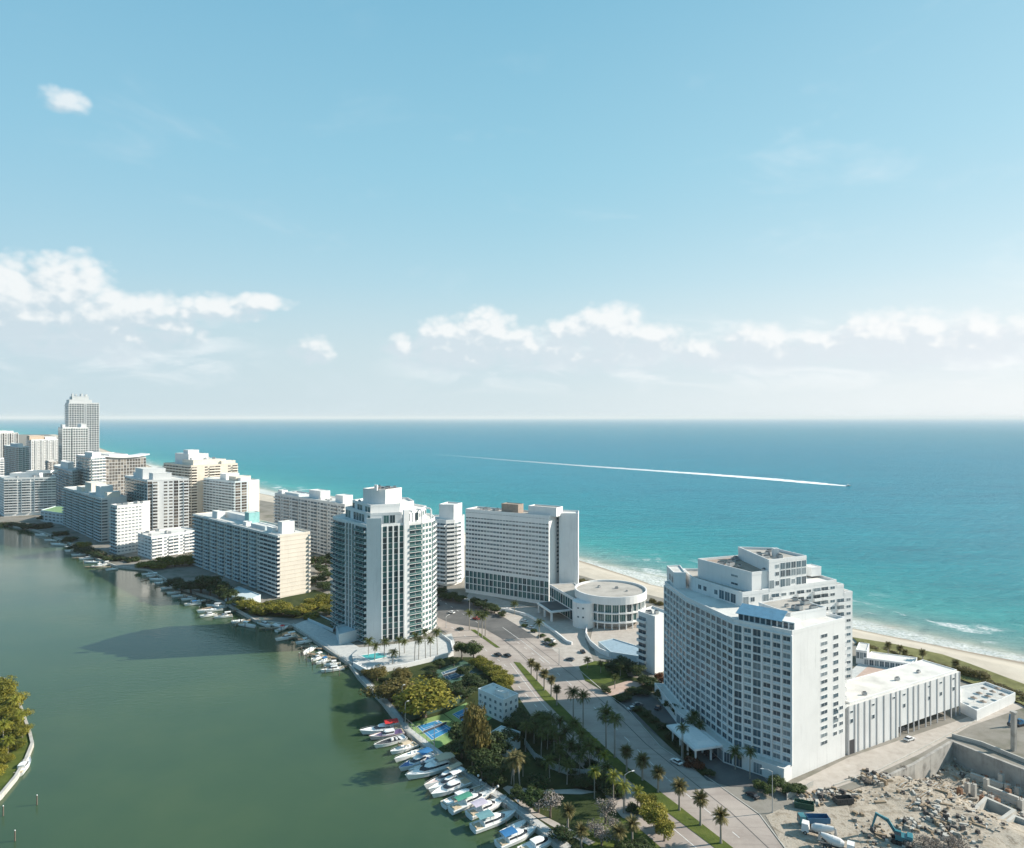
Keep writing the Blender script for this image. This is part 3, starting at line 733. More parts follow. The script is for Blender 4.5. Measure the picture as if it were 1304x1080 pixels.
# solid stair drum on the left
b = MB(); dx_, dy_ = cx - 17.0, cy - 11.5
b.prism([(dx_ + 6.5*cos(2*pi*i/24), dy_ + 6.5*sin(2*pi*i/24)) for i in range(24)], 0, 14.3, 0, 0); b.build('stair_drum', ['bright'], B.t)
for aa in (-2.2, -1.75):
    for z in (6, 11): put('window', window_mesh(1.2, 1.0, 'frame', 'g0', 1), B.t, (dx_ + 6.52*cos(aa) - cx, dy_ + 6.52*sin(aa) - (cy-rr), z), aa + pi/2)
B.kit([(cx+4, cy+3, 2, 1.4, 1), (cx-6, cy+6, 1.6, 1.6, .9), (cx+9, cy-4, 1.2, 1.2, .7)], 17.6)
B.finish()
# curved forecourt wall
pw_ = [G(748, 800), G(746, 812), G(752, 823), G(764, 833), G(776, 838)]
strip_wall(pw_, 0, 2.6, .5, 'garden_wall', 'bright', 'curved white garden wall below the round rotunda', 'wall')
# low pale roof by the lawn
Q = [G(762, 819, 2.8), G(778, 832, 2.8), G(818, 838, 2.8), G(820, 827, 2.8), G(781, 815, 2.8)]
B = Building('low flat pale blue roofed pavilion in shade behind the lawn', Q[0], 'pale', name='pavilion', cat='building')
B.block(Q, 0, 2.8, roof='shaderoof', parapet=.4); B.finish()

# ---- white slab hotel behind the rotunda
H0, H1 = (-31.8, 469), (23.5, 436)
H2, H3 = (31.0, 448.5), (-24.3, 481.5)
B = Building('white slab hotel with long rows of ribbon windows and tall glass podium behind the rotunda', H1, 'bright', name='slab_hotel', cat='hotel')
B.block([H0, H1, H2, H3], 0, 56.4, roof='roofgrey')
B.block([(30.5, 442), (42.6, 440.2), (44.5, 455), (32.5, 457)], 0, 57.2)
B.facade(H0, H1, 16.2, 55.6, 14, 26, 'WWW', ww=.90, wh=.50, sill=.34, band=.25, mull=2)
B.facade(H0, H1, 2.2, 15.4, 3, 20, 'C', g='gt', mull=2, pier=.5, pw=.5, band=.4)
B.facade(H1, H2, 18, 55, 14, 3, '..W', ww=.55, wh=.45)
B.facade((30.5, 450), (30.5, 442), 18, 55, 14, 2, '.W', ww=.6, wh=.5)
B.box('top_window_band', H0, H1, .1, 51.8, 54.9, 'bright', 0, 1, .2)
q0, q1 = lerp2(H0, H1, .42), lerp2(H0, H1, .62); d = (Vector(H3)-Vector(H0)).normalized()
def off(p, k): return (p[0] + d.x*k, p[1] + d.y*k)
B.block([off(q0, 3), off(q1, 3), off(q1, 10), off(q0, 10)], 56.4, 62, name='brown_plant_room', wall='brick', roof='brick', parapet=.3)
q0, q1 = lerp2(H0, H1, .74), lerp2(H0, H1, 1.06)
B.block([off(q0, 3), off(q1, 3), off(q1, 12), off(q0, 12)], 56.4, 61.6, name='penthouse', parapet=.6, roof='roofgrey')
B.kit(scatter([off(lerp2(H0, H1, .05), 3), off(lerp2(H0, H1, .4), 3), off(lerp2(H0, H1, .4), 11), off(lerp2(H0, H1, .05), 11)], 8, 0), 56.4)
# glazed lobby and canopy toward the rotunda
Q = [(23.9, 434), (38, 396), (45, 400), (40, 438)]
B.block(Q, 0, 13.5, name='lobby', roof='roofgrey', parapet=.5)
B.facade(Q[0], Q[1], .4, 13, 2, 12, 'C', g='gt', mull=1)
b = MB(); o = Vector(lerp2(Q[0], Q[1], .25)); u = (Vector(Q[1])-Vector(Q[0])).normalized(); ang = atan2(u.y, u.x)
b.obox((o.x, o.y, 0), ang, 0, 21, -13, .1, 5.2, 6.2, 0); b.obox((o.x, o.y, 0), ang, 1, 20, -12, -.2, 6.2, 6.25, 1)
b.build('canopy', ['bright', 'darkasphalt'], B.t)
for x in (1, 10, 20):
    b = MB(); b.obox((o.x, o.y, 0), ang, x-.6, x+.6, -12.4, -11.4, 0, 5.2); b.build('canopy_column', ['bright'], B.t)
B.finish()
# ramp wall of the drive
strip_wall([G(629, 777), G(650, 780), G(672, 786), G(692, 797), G(710, 810), G(722, 820), G(728, 822)], 0, 1.5, .8, 'ramp_wall', 'bright', 'curved white ramp wall along the drive of the slab hotel', 'wall')

# ---- white building with curved balconies left of the slab hotel
c0 = (-48.5, 500)
Q = [(-66, 512), (-56, 492), (-47, 486), (-41, 489), (-37, 497), (-36, 515)]
B = Building('white block with curved corner balconies and square top tower left of the slab hotel', Q[2], 'bright', name='apartment_block', cat='building')
B.block(Q, 0, 46)
B.block([(-53, 497), (-42, 493), (-37, 506), (-48, 511)], 46, 56, name='roof_tower')
B.facade(Q[0], Q[1], 2, 45, 15, 3, '.W.', ww=.3)
B.facade(Q[1], Q[2], 2, 45, 15, 2, 'B', bd=1.8, ph=1.1); B.facade(Q[2], Q[3], 2, 45, 15, 1, 'B', bd=1.9, ph=1.1); B.facade(Q[3], Q[4], 2, 45, 15, 2, 'B', bd=1.8, ph=1.1)
B.finish()

# ---- glass condominium tower at the water
P = [(-101, 402), (-103, 393), (-98, 385), (-77, 362), (-69.3, 363.2), (-58.3, 368.6), (-56, 370), (-49.5, 375), (-45, 382), (-44, 390), (-47, 402), (-60, 416), (-85, 416)]
B = Building('tall white and green glass condominium tower with blank corner fin at the waterside pool terrace', P[3], 'bright', 'gt', name='condominium_tower', cat='tower')
B.block(P, 0, 62.2)
B.block([(-96, 394), (-76, 367), (-60, 372), (-52, 381), (-50, 398), (-62, 412), (-86, 412)], 62.2, 67.6)
B.block([(-92, 394), (-77, 372), (-62, 378), (-56, 390), (-62, 406), (-84, 408)], 67.6, 71.5)
B.block([(-84, 385), (-70, 378), (-63, 390), (-77, 398)], 71.5, 79.5, name='plant_room', parapet=.5, roof='brick')
B.block([(-76, 377), (-74.5, 377), (-74.5, 379), (-76, 379)], 79.5, 82.5, name='lift_tower', parapet=.1)
nf = 20
B.facade(P[1], P[2], 1, 62, nf, 2, 'B', bd=1.6, rail='gt1', frame='darkframe')
w0 = [lerp2(P[2], P[3], t) for t in (0, .30, .62, 1)]
B.facade(w0[0], w0[1], 1, 62, nf, 2, 'B', bd=1.5, rail='gt1', bmat='pale', frame='darkframe')
B.facade(w0[1], w0[2], 1, 62, nf, 3, 'C', g='gt', pier=.7, pw=.8, mull=1, frame='darkframe')
B.facade(w0[2], w0[3], 1, 62, nf, 3, 'B', bd=1.5, rail='gt1', bmat='pale', frame='darkframe')
B.box('corner_fin', P[3], P[4], .3, 0, 66.5, 'bright', -.01, 1.0, .45)
B.facade(P[4], P[5], 1, 62, nf, 4, 'C', g='gt', pier=.8, pw=.75, mull=1, frame='darkframe')
B.box('corner_pilaster', P[5], P[6], 1.0, 0, 70, 'bright', -.1, 1.1, .6)
B.facade(P[6], P[7], 1, 62, nf, 2, 'B', bd=1.1, frame='darkframe', rail='gt1'); B.facade(P[7], P[8], 1, 62, nf, 3, 'W', ww=.74, wh=.62, sill=.16, band=.5, gp=(.7, .27, .03)); B.facade(P[8], P[9], 1, 62, nf, 2, 'B', bd=.9, ph=.8)
B.facade(P[9], P[10], 1, 62, nf, 3, 'B', bd=1.4)
U = [(-96, 394), (-76, 367), (-60, 372), (-52, 381), (-50, 398)]
B.facade(U[0], U[1], 62.6, 67.4, 1, 9, 'CC.CCCC.C', g='gt'); B.facade(U[1], U[2], 62.6, 67.4, 1, 5, '..CC.', g='gt'); B.facade(U[2], U[3], 62.6, 67.4, 1, 4, 'CC.C', g='gt'); B.facade(U[3], U[4], 62.6, 67.4, 1, 4, 'W')
B.facade((-92, 394), (-77, 372), 67.8, 71.2, 1, 7, 'C.CC.CC', g='gt')
for t in (.15, .5, .85):     # arched white frames on the right shoulder
    q = lerp2(P[6], P[9], t); b = MB(); d_ = (Vector((-68, 392)) - Vector(q)).normalized()
    pts = [Vector((q[0], q[1], 61)), Vector((q[0], q[1], 67.4)), Vector((q[0]+d_.x*.8, q[1]+d_.y*.8, 68.4)), Vector((q[0]+d_.x*2.4, q[1]+d_.y*2.4, 68.6)), Vector((q[0]+d_.x*4, q[1]+d_.y*4, 68.6))]
    b.path(pts, [.45]*5, 8); b.build('arched_frame', ['bright'], B.t)
B.kit(scatter([(-80, 387), (-72, 382), (-66, 390), (-75, 395)], 6, 0), 79.5)
B.kit(scatter([(-90, 393), (-86, 388), (-82, 402), (-86, 404)], 3, 0), 71.5)
# entrance wing at its foot
Q = [G(432, 823), G(458, 816), G(452, 806), G(428, 812)]
B.block(Q, 0, 5, name='entrance_wing', wall='pale', roof='pale')
B.finish()

# ---- beige balcony slab
n0, l0, r0 = (-154, 453.5), (-258, 555), (-138.5, 468.5)
k0 = (l0[0] + r0[0]-n0[0], l0[1] + r0[1]-n0[1])
B = Building('long cream balcony slab with plain sunlit beige end wall by the lagoon trees', n0, 'cream', 'g', name='balcony_slab', cat='building')
B.block([n0, r0, k0, l0], 0, 41, roof='roof')
B.facade(lerp2(l0, n0, .0), lerp2(l0, n0, .06), 1, 40.4, 14, 2, 'B', bd=1.6, bmat='pale')
B.facade(lerp2(l0, n0, .06), lerp2(l0, n0, .80), 1, 40.4, 14, 24, 'BBW', bd=1.5, ww=.7, bmat='pale', ph=.95)
B.facade(lerp2(l0, n0, .80), n0, 1, 40.4, 14, 5, 'B', bd=1.9, bmat='white', ph=.95)
B.facade(n0, r0, 1, 40.4, 14, 3, '...', band=.12, bandm='beige')
B.facade(lerp2(n0, r0, .93), r0, 1, 40.4, 14, 1, 'B', bd=1.2)
B.box('cornice', l0, n0, .5, 40.2, 41.6, 'white', 0, 1, 1.5)
dv = (Vector(r0)-Vector(n0)).normalized(); uv = (Vector(l0)-Vector(n0)).normalized()
def at(a, c): return (n0[0] + uv.x*a + dv.x*c, n0[1] + uv.y*a + dv.y*c)
def rb(a0_, a1_, c0_, c1_, z0, z1, nm, wl='bright', rf='roof'): B.block([at(a0_, c0_), at(a0_, c1_), at(a1_, c1_), at(a1_, c0_)], z0, z1, name=nm, wall=wl, roof=rf, parapet=.3)
rb(9, 15, 6, 15, 41, 48.5, 'lift_tower'); rb(66, 73, 9, 17, 41, 49, 'teal_tank_room', 'teal'); rb(74, 118, 12, 19, 41, 45, 'penthouse'); rb(30, 52, 4, 10, 41, 43.4, 'sun_shelter', 'pale'); rb(20, 27, 4, 8, 41, 44, 'sun_shelter')
rb(57, 63, 3, 7, 41, 43.8, 'sun_shelter')
rb(110, 120, 4, 10, 41, 46, 'lift_tower')
B.kit(scatter([at(3, 4), at(3, 17), at(60, 17), at(60, 12)], 10, 0), 41)
B.finish()

# ---- long white balcony building behind
n0, l0, r0 = (-140, 572), (-228, 657), (-124, 590)
k0 = (l0[0]+16, l0[1]+18)
B = Building('long white balcony block with rooftop lift house seen behind the glass condominium tower', n0, 'white', name='balcony_block', cat='building')
B.block([n0, r0, k0, l0], 0, 46.4)
B.facade(l0, n0, 1, 45.8, 15, 22, 'BBW', bd=1.4, ww=.6, ph=.9); B.facade(n0, r0, 1, 45.8, 15, 3, 'W')
dv = (Vector(r0)-Vector(n0)).normalized(); uv = (Vector(l0)-Vector(n0)).normalized()
rb(52, 72, 8, 18, 46.4, 53.2, 'lift_tower'); rb(12, 24, 6, 16, 46.4, 52.5, 'lift_tower'); rb(84, 110, 4, 12, 46.4, 48.6, 'sun_shelter', 'pale'); rb(112, 120, 2, 8, 46.4, 50, 'lift_tower')
B.kit(scatter([at(20, 4), at(20, 18), at(50, 18), at(50, 4)], 7, 0), 46.4)
B.finish()

# ---- stepped beige tower and the bluish block beside it
n0, l0, r0 = (-355, 756), (-408, 800), (-318, 792)
k0 = (l0[0]+38, l0[1]+36)
B = Building('tall stepped beige tower with stacked balconies near the far beach', n0, 'beige', 'gb', name='stepped_tower', cat='tower')
B.block([n0, r0, k0, l0], 0, 66)
B.facade(l0, n0, 1, 65.5, 21, 9, 'B', bd=1.5, bmat='cream'); B.facade(n0, r0, 1, 65.5, 21, 8, 'B.WBB.WB', bd=1.5, bmat='cream', ww=.5)
dv = (Vector(r0)-Vector(n0)).normalized(); uv = (Vector(l0)-Vector(n0)).normalized()
rb(4, 30, 4, 40, 66, 72, 'penthouse', 'cream'); rb(24, 58, 8, 30, 66, 78, 'penthouse'); rb(34, 46, 12, 24, 78, 82, 'lift_tower'); rb(2, 12, 34, 50, 66, 70, 'penthouse', 'cream')
B.kit(scatter([at(8, 8), at(8, 36), at(26, 36), at(26, 8)], 5, 0, 1.4), 72)
B.finish()
n0, l0, r0 = (-293, 722), (-344, 762), (-276, 746)
k0 = (l0[0]+17, l0[1]+24)
B = Building('mid height grey blue block with brown end stripe in front of the far beach', n0, 'pale', name='apartment_block', cat='building')
B.block([n0, r0, k0, l0], 0, 51.5)
B.facade(l0, n0, 1, 51, 17, 10, 'B', bd=1.3); B.facade(n0, r0, 1, 51, 17, 4, 'CCWW', g='gb', ww=.4); B.box('end_wall', lerp2(n0, r0, .55), r0, .2, 0, 51.4, 'cream', 0, 1, .2)
dv = (Vector(r0)-Vector(n0)).normalized(); uv = (Vector(l0)-Vector(n0)).normalized()
rb(8, 22, 6, 24, 51.5, 56, 'penthouse', 'beige'); rb(28, 40, 6, 22, 51.5, 58, 'lift_tower'); rb(2, 7, 8, 20, 51.5, 55, 'penthouse', 'white')
B.finish()

# ---- low white block with regular windows, and the towers behind it
n0, l0, r0 = (-304.5, 577), (-327, 597), (-281, 614)
k0 = (l0[0]+22, l0[1]+34)
B = Building('low six storey white block with two shade trees rows in front at the lagoon bank', n0, 'bright', name='apartment_block', cat='building')
B.t['label'] = 'lowest white block of six storeys with a shaded left side above sunlit green trees'
B.block([n0, r0, k0, l0], 0, 18.2)
B.facade(l0, n0, 1, 17.8, 6, 4, 'W', ww=.75, wh=.4); B.facade(n0, r0, 1, 17.8, 6, 9, 'BBWBBWBB', bd=1.2, ww=.5); 
B.kit(scatter([n0, r0, k0, l0], 7, 0, 1.4), 18.2); B.finish()
n0, l0, r0 = (-347, 650), (-398, 702), (-316, 668)
k0 = (l0[0]+31, l0[1]+18)
B = Building('tall white tower with pink tinted window columns and glazed shaded side behind the lowest block', n0, 'bright', name='apartment_tower', cat='tower')
B.block([n0, r0, k0, l0], 0, 59.5)
B.facade(l0, n0, 1, 59, 19, 9, 'CBBBBBBBC', bd=1.3, bmat='pale', g='gt', rail='gt1'); B.facade(n0, r0, 1, 59, 19, 8, 'CB.WWCWB', bd=1.3, g='gb', ww=.7, rail='solid')
dv = (Vector(r0)-Vector(n0)).normalized(); uv = (Vector(l0)-Vector(n0)).normalized()
rb(28, 52, 4, 24, 59.5, 69, 'penthouse'); rb(4, 16, 6, 22, 59.5, 66, 'lift_tower'); rb(54, 66, 6, 18, 59.5, 64, 'lift_tower')
B.finish()
n0, l0, r0 = (-345, 597), (-357, 608), (-333, 615)
k0 = (l0[0]+20, l0[1]+28)
B = Building('shaded white block with plain rows of windows just left of the lowest block', n0, 'white', name='apartment_block', cat='building')
B.block([n0, r0, k0, l0], 0, 41.8)
B.facade(l0, n0, 1, 41.4, 14, 3, 'B', bd=1.2, bmat='pale'); B.facade(n0, r0, 1, 41.4, 14, 7, 'W', ww=.7, wh=.42)
B.kit(scatter([n0, r0, k0, l0], 5, 0, 1.3), 41.8); B.finish()
n0, l0, r0 = (-393, 654), (-499, 760), (-379, 672)
k0 = (l0[0]+18, l0[1]+20)
B = Building('long bluish slab with deep balconies, two white roof houses and a thin sunlit end wall', n0, 'white', name='balcony_slab', cat='building')
B.block([n0, r0, k0, l0], 0, 41.6)
B.facade(l0, n0, 1, 41.2, 14, 22, 'BBCB', bd=1.6, bmat='pale', g='gt', ww=.7); B.facade(n0, r0, 1, 41.2, 14, 4, 'B...', bd=1.2)
dv = (Vector(r0)-Vector(n0)).normalized(); uv = (Vector(l0)-Vector(n0)).normalized()
rb(60, 84, 6, 20, 41.6, 52, 'lift_tower', 'cream'); rb(28, 44, 6, 18, 41.6, 51, 'lift_tower'); rb(3, 13, 6, 18, 41.6, 47, 'lift_tower', 'cream'); rb(90, 110, 4, 14, 41.6, 46, 'penthouse', 'cream')
rb(46, 58, 3, 12, 41.6, 43.6, 'sun_shelter', 'pale')
B.finish()
# ---- white front block at the left edge
n0, l0, r0 = (-614, 826), (-640, 832), (-566, 848)
k0 = (-590, 880)
B = Building('broad white block with rows of white balconies at the left edge of the photo', n0, 'bright', name='apartment_block', cat='building')
B.block([n0, r0, k0, (-650, 862)], 0, 45.4)
B.facade((-650, 862), n0, 2, 45, 14, 6, 'W', ww=.6); B.facade(n0, r0, 4, 45, 13, 12, 'BBBWBBWBB', bd=1.5, ww=.6)
b = MB(); 
B.block([(-622, 846), (-588, 850), (-584, 868), (-622, 866)], 45.4, 50, name='penthouse'); B.block([(-606, 852), (-578, 856), (-576, 866), (-606, 864)], 50, 52.5, name='lift_tower')
B.kit(scatter([n0, r0, k0], 6, 0, 1.6), 45.4)
B.finish()
# green roofed low building
Q = [G(40, 667), G(84, 672), G(96, 662), G(84, 657), G(40, 657)]
Q = [(-545, 790), (-470, 744), (-445, 790), (-500, 830), (-552, 826)]
B = Building('low building with flat green roof between the left edge block and the long bluish slab', Q[1], 'pale', name='green_roofed_hall', cat='building')
M['greenroof'] = mat('green_roof', (.20, .32, .16), .9)
B.block(Q, 0, 12, roof='greenroof'); B.facade(Q[0], Q[1], 1, 11.5, 3, 10, 'W', ww=.7); B.finish()

# ---- far skyline
def far_block(label, n0, l0, r0, h, wall, g, cl, cr, nl, nr, nf, roofs=(), cat='tower', mats=None):
    k0 = (l0[0]+r0[0]-n0[0], l0[1]+r0[1]-n0[1])
    B = Building(label, n0, wall, g, name='apartment_tower', cat=cat)
    B.block([n0, r0, k0, l0], 0, h)
    B.facade(l0, n0, 1, h-.5, nf, nl, cl, bd=1.6, ww=.7, bmat=mats); B.facade(n0, r0, 1, h-.5, nf, nr, cr, bd=1.6, ww=.7, bmat=mats, pier=(1.8 if h > 70 else 0), pw=1.1)
    dv = (Vector(r0)-Vector(n0)).normalized(); uv = (Vector(l0)-Vector(n0)).normalized(); l1 = (Vector(l0)-Vector(n0)).length; l2 = (Vector(r0)-Vector(n0)).length
    for (a0_, a1_, c0_, c1_, z, wl) in roofs:
        B.block([(n0[0]+uv.x*l1*a+dv.x*l2*c, n0[1]+uv.y*l1*a+dv.y*l2*c) for a, c in ((a0_, c0_), (a0_, c1_), (a1_, c1_), (a1_, c0_))], h, h+z, name='penthouse', wall=wl, parapet=.5)
    B.finish(); return B
def FX(px, Y): return (px-652)*Y/F
far_block('grey slab with many window cells under a wide flaring white roof', (FX(135, 880), 880), (FX(118, 930), 930), (FX(186, 920), 920), 66, 'grey', 'gb', 'B', 'C', 5, 14, 16, [(.05, .95, .1, .55, 5, 'bright')])
bpy_roof = MB()
n0 = (FX(135, 880), 880); r0 = (FX(186, 920), 920)
B2 = [o for o in C.objects if o.get('label', '').startswith('grey slab with many')][0]
b = MB(); u = (Vector(r0)-Vector(n0)); L = u.length; ang = atan2(u.y, u.x); n = 14
for i in range(n):
    t0, t1 = i/n, (i+1)/n; z0, z1 = 67.0 + 2.6*(2*t0-1)**2, 67.0 + 2.6*(2*t1-1)**2
    def pt(t, y, z): return (n0[0]+cos(ang)*(t*(L+7)-3.5)-sin(ang)*y, n0[1]+sin(ang)*(t*(L+7)-3.5)+cos(ang)*y, z)
    b.add([pt(t0, -3, z0), pt(t1, -3, z1), pt(t1, 22, z1), pt(t0, 22, z0), pt(t0, -3, z0+1.6), pt(t1, -3, z1+1.6), pt(t1, 22, z1+1.6), pt(t0, 22, z0+1.6)],
          [(3, 2, 1, 0), (4, 5, 6, 7), (0, 1, 5, 4), (1, 2, 6, 5), (2, 3, 7, 6), (3, 0, 4, 7)])
b.build('roof_canopy', ['bright'], B2)
far_block('white tower with vertical stripes of balconies left of the grey slab with flaring roof', (FX(116, 850), 850), (FX(97, 900), 900), (FX(134, 872), 872), 70, 'white', 'g', 'CB', 'B', 8, 5, 18, [(.1, .6, .2, .8, 5, 'bright')])
far_block('pale blue lower block in shade at the foot of the twin towers', (FX(92, 860), 860), (FX(68, 960), 960), (FX(104, 885), 885), 52, 'pale', 'g', 'CB', 'W', 10, 4, 14, [(.3, .7, .2, .8, 8, 'bright')])
far_block('front twin tower with curved grey glass front, tallest pair in the skyline', (FX(80, 1090), 1090), (FX(74, 1130), 1130), (FX(112, 1110), 1110), 103, 'bright', 'gt', 'C', 'BWBCBWBB', 5, 10, 26, [(.1, .5, .0, .12, 5, 'bright'), (.1, .8, .75, .95, 6, 'bright')])
b = far_block('rear twin tower, tallest of the skyline, with bright white crown', (FX(88, 1240), 1240), (FX(83, 1275), 1275), (FX(126, 1262), 1262), 146, 'bright', 'g', 'BW', 'BWBBWB.BW', 5, 12, 36, [(.1, .85, .02, .78, 6, 'bright'), (.15, .8, .12, .68, 12, 'bright'), (.2, .4, .12, .18, 17, 'bright'), (.5, .7, .28, .34, 16, 'bright'), (.2, .6, .43, .49, 17, 'bright'), (.3, .7, .6, .66, 16, 'bright')])
far_block('white striped tower with a tan roof house in the far skyline', (FX(40, 1380), 1380), (FX(34, 1430), 1430), (FX(76, 1420), 1420), 74, 'bright', 'g', 'B', 'BC.', 4, 14, 22, [(.1, .7, -.05, .45, 8, 'orange'), (.1, .7, .5, .9, 5, 'bright')])
far_block('dark blue grey block in shade in front of the leftmost far tower', (FX(24, 1230), 1230), (FX(5, 1300), 1300), (FX(37, 1260), 1260), 66, 'pale', 'gt', 'CB', 'CB', 9, 6, 18, [(.2, .7, .2, .7, 5, 'pale')])
far_block('leftmost far tower with brown and white vertical stripes', (FX(-6, 1500), 1500), (FX(-20, 1560), 1560), (FX(23, 1530), 1530), 85, 'white', 'gb', 'B', 'CB.', 5, 10, 24, [(.2, .8, .3, .9, 4, 'bright')])
far_block('sliver of a white tower cut off by the left photo edge', (FX(-14, 950), 950), (FX(-30, 990), 990), (FX(5, 965), 965), 62, 'bright', 'g', 'B', 'B', 4, 4, 18)
far_block('small brown block between the tan topped tower and the twin towers', (FX(62, 1180), 1180), (FX(58, 1200), 1200), (FX(74, 1195), 1195), 44, 'grey', 'gb', 'B', 'CB', 3, 5, 13)

# ---- small houses in the park
Q = [(-13.8, 279), (-3.4, 268), (2.5, 274), (-7.9, 285)]
B = Building('small white three storey house with flat roof among the park trees', Q[1], 'bright', name='white_house', cat='house')
B.block(Q, 0, 8.6, parapet=.7); B.facade(Q[0], Q[1], .6, 8.2, 3, 5, 'W', ww=.42, wh=.5); B.facade(Q[1], Q[2], .6, 8.2, 3, 3, 'W', ww=.4)
B.block([(-7, 274.5), (-3.2, 270.5), (-1.2, 272.5), (-5, 276.5)], 8.6, 10.6, name='stair_house', parapet=.2); B.kit([(-6, 278.5, 1.6, 1.2, 1.0)], 8.6); B.finish()
Q = [(-9, 246), (-2, 241), (3, 248), (-4, 253)]
B = Building('low white pavilion half hidden by trees beside the quay gardens', Q[1], 'pale', name='white_house', cat='house')
B.block(Q, 0, 5.5, parapet=.4); B.facade(Q[0], Q[1], .5, 5.2, 2, 4, 'W'); B.finish()
# ------------------------------------------------------------ building site
def seg_d(p, a, c):
    a, c = Vector(a), Vector(c); u = (c-a); L = u.length; u.normalize(); q = Vector(p)-a
    return q.dot(u)/L, q.x*(u.y) - q.y*(u.x)          # along (0..1), distance to the right side
def inside(p, poly):
    x, y = p; r = False
    for i in range(len(poly)):
        (x1, y1), (x2, y2) = poly[i], poly[i-1]
        if (y1 > y) != (y2 > y) and x < (x2-x1)*(y-y1)/(y2-y1)+x1: r = not r
    return r
def sst(x, a, b_):
    t = max(0, min(1, (x-a)/(b_-a))); return t*t*(3-2*t)
WA, WB, WC = G(1125, 993), G(1213, 946), G(1470, 1048)
def site_z(x, y):
    t1, d1 = seg_d((x, y), WA, WB); t2, d2 = seg_d((x, y), WB, WC)
    dep = 6.8*sst(t1, .02, .55)*sst(d1, -1, .4) if d2 > -.5 else 0
    far = (Vector((x, y))-Vector(WB)).length
    dep *= 1 - .62*sst(d2, 22, 50)
    z = -dep + .9*noise.fractal(Vector((x*.11, y*.11, 0)), .9, 2.1, 5) * (1.0 if dep > .5 else .25) + .35*noise.noise(Vector((x*.5, y*.5, 4)))*(1 if dep > .5 else .3)
    e = min(abs(seg_d((x, y), SITE[i], SITE[(i+1) % len(SITE)])[1]) for i in (6, 7))
    if dep < .6: z = min(z*sst(e, 0, 6) - .06, .9)
    return z
b = MB(); xs = [p[0] for p in SITE]; ys = [p[1] for p in SITE]; st = .8
nx, ny = int((max(xs)-min(xs))/st)+1, int((max(ys)-min(ys))/st)+1; idx = {}
for i in range(nx):
    for j in range(ny):
        x, y = min(xs)+i*st, min(ys)+j*st
        if any(inside((x+a_, y+b_), SITE) for a_ in (-1.2, 0, 2.0) for b_ in (-1.2, 0, 2.0)):
            for c_ in ((0, 0), (1, 0), (1, 1), (0, 1)):
                k = (i+c_[0], j+c_[1])
                if k not in idx:
                    px_, py_ = min(xs)+k[0]*st, min(ys)+k[1]*st
                    idx[k] = len(b.v); b.v.append((px_, py_, site_z(px_, py_) if inside((px_, py_), SITE) else min(-.25, site_z(px_, py_))))
            b.f.append([idx[(i, j)], idx[(i+1, j)], idx[(i+1, j+1)], idx[(i, j+1)]]); b.m.append(0)
tag(b.build('building_site_ground', ['site'], smooth=True), kind='structure')
strip_wall([G(1128, 992), G(1163, 976), G(1190, 960), G(1213, 946)], -9, .7, 1.0, 'retaining_wall', 'pit', 'stained grey retaining wall of the dug pit running beside the dirt access road', 'retaining wall')
strip_wall([G(1213.5, 946.5), G(1260, 965), G(1304, 982), G(1470, 1048)], -9, .5, 1.2, 'retaining_wall', 'pit', 'shaded stained concrete retaining wall along the far side of the dug pit', 'retaining wall')
strip_wall([G(1213, 940), G(1250, 950), G(1304, 972), G(1400, 1010)], 0, 1.4, .6, 'concrete_barrier', 'concrete', 'long concrete barrier on the rim behind the far pit wall', 'barrier')
strip_wall([G(1062, 1002), G(1120, 982), G(1168, 958), G(1222, 930), G(1240, 921), G(1296, 889)], 0, .55, .3, 'low_wall', 'concrete', 'low pale wall separating the dirt access road from the dug pit', 'wall')
# loose rubble, planks and scraps nobody could count
rnd = random.Random(3); b = MB()
for k in range(6500):
    x, y = rnd.uniform(min(xs), max(xs)-20), rnd.uniform(175, max(ys))
    if not inside((x, y), SITE): continue
    if noise.noise(Vector((x*.07, y*.07, 9))) < -.12: continue
    z = site_z(x, y)
    if z > -.9 and rnd.random() < .42: continue
    s_ = rnd.choice((.18, .24, .32, .45, .9)) * rnd.uniform(.6, 1.2)
    L_ = s_*rnd.choice((1, 1, 1.5, 4)); b.obox((x, y, z), rnd.uniform(0, 3.1), -L_/2, L_/2, -s_/2, s_/2, -.2, s_*rnd.uniform(.3, .9), rnd.randrange(4), s_*.12)
for k in range(420):      # tipped heaps beside the access road
    cx_, cy_ = rnd.choice((G(1052, 1017), G(1060, 1012), G(1110, 996), G(1120, 990), G(1028, 1022), G(1180, 1030), G(1200, 1048), G(1160, 1052), G(1210, 1066)))
    x, y = rnd.gauss(cx_, 2.2), rnd.gauss(cy_, 1.5); s_ = rnd.uniform(.3, 1.0)
    b.obox((x, y, 0), rnd.uniform(0, 3), -s_, s_, -s_*.6, s_*.6, 0, s_*rnd.uniform(.5, 1.5), rnd.randrange(4), s_*.2)
M['scrap'] = mat('dark_scrap', (.09, .08, .075), .9); M['timber'] = mat('raw_timber', (.29, .22, .15), .9); M['rust'] = mat('rusty_steel', (.24, .13, .08), .9)
o = b.build('rubble', ['rubble', 'concrete', 'scrap', 'timber']); tag(o, 'loose rubble, planks and scrap strewn over the building site', 'rubble', kind='stuff')
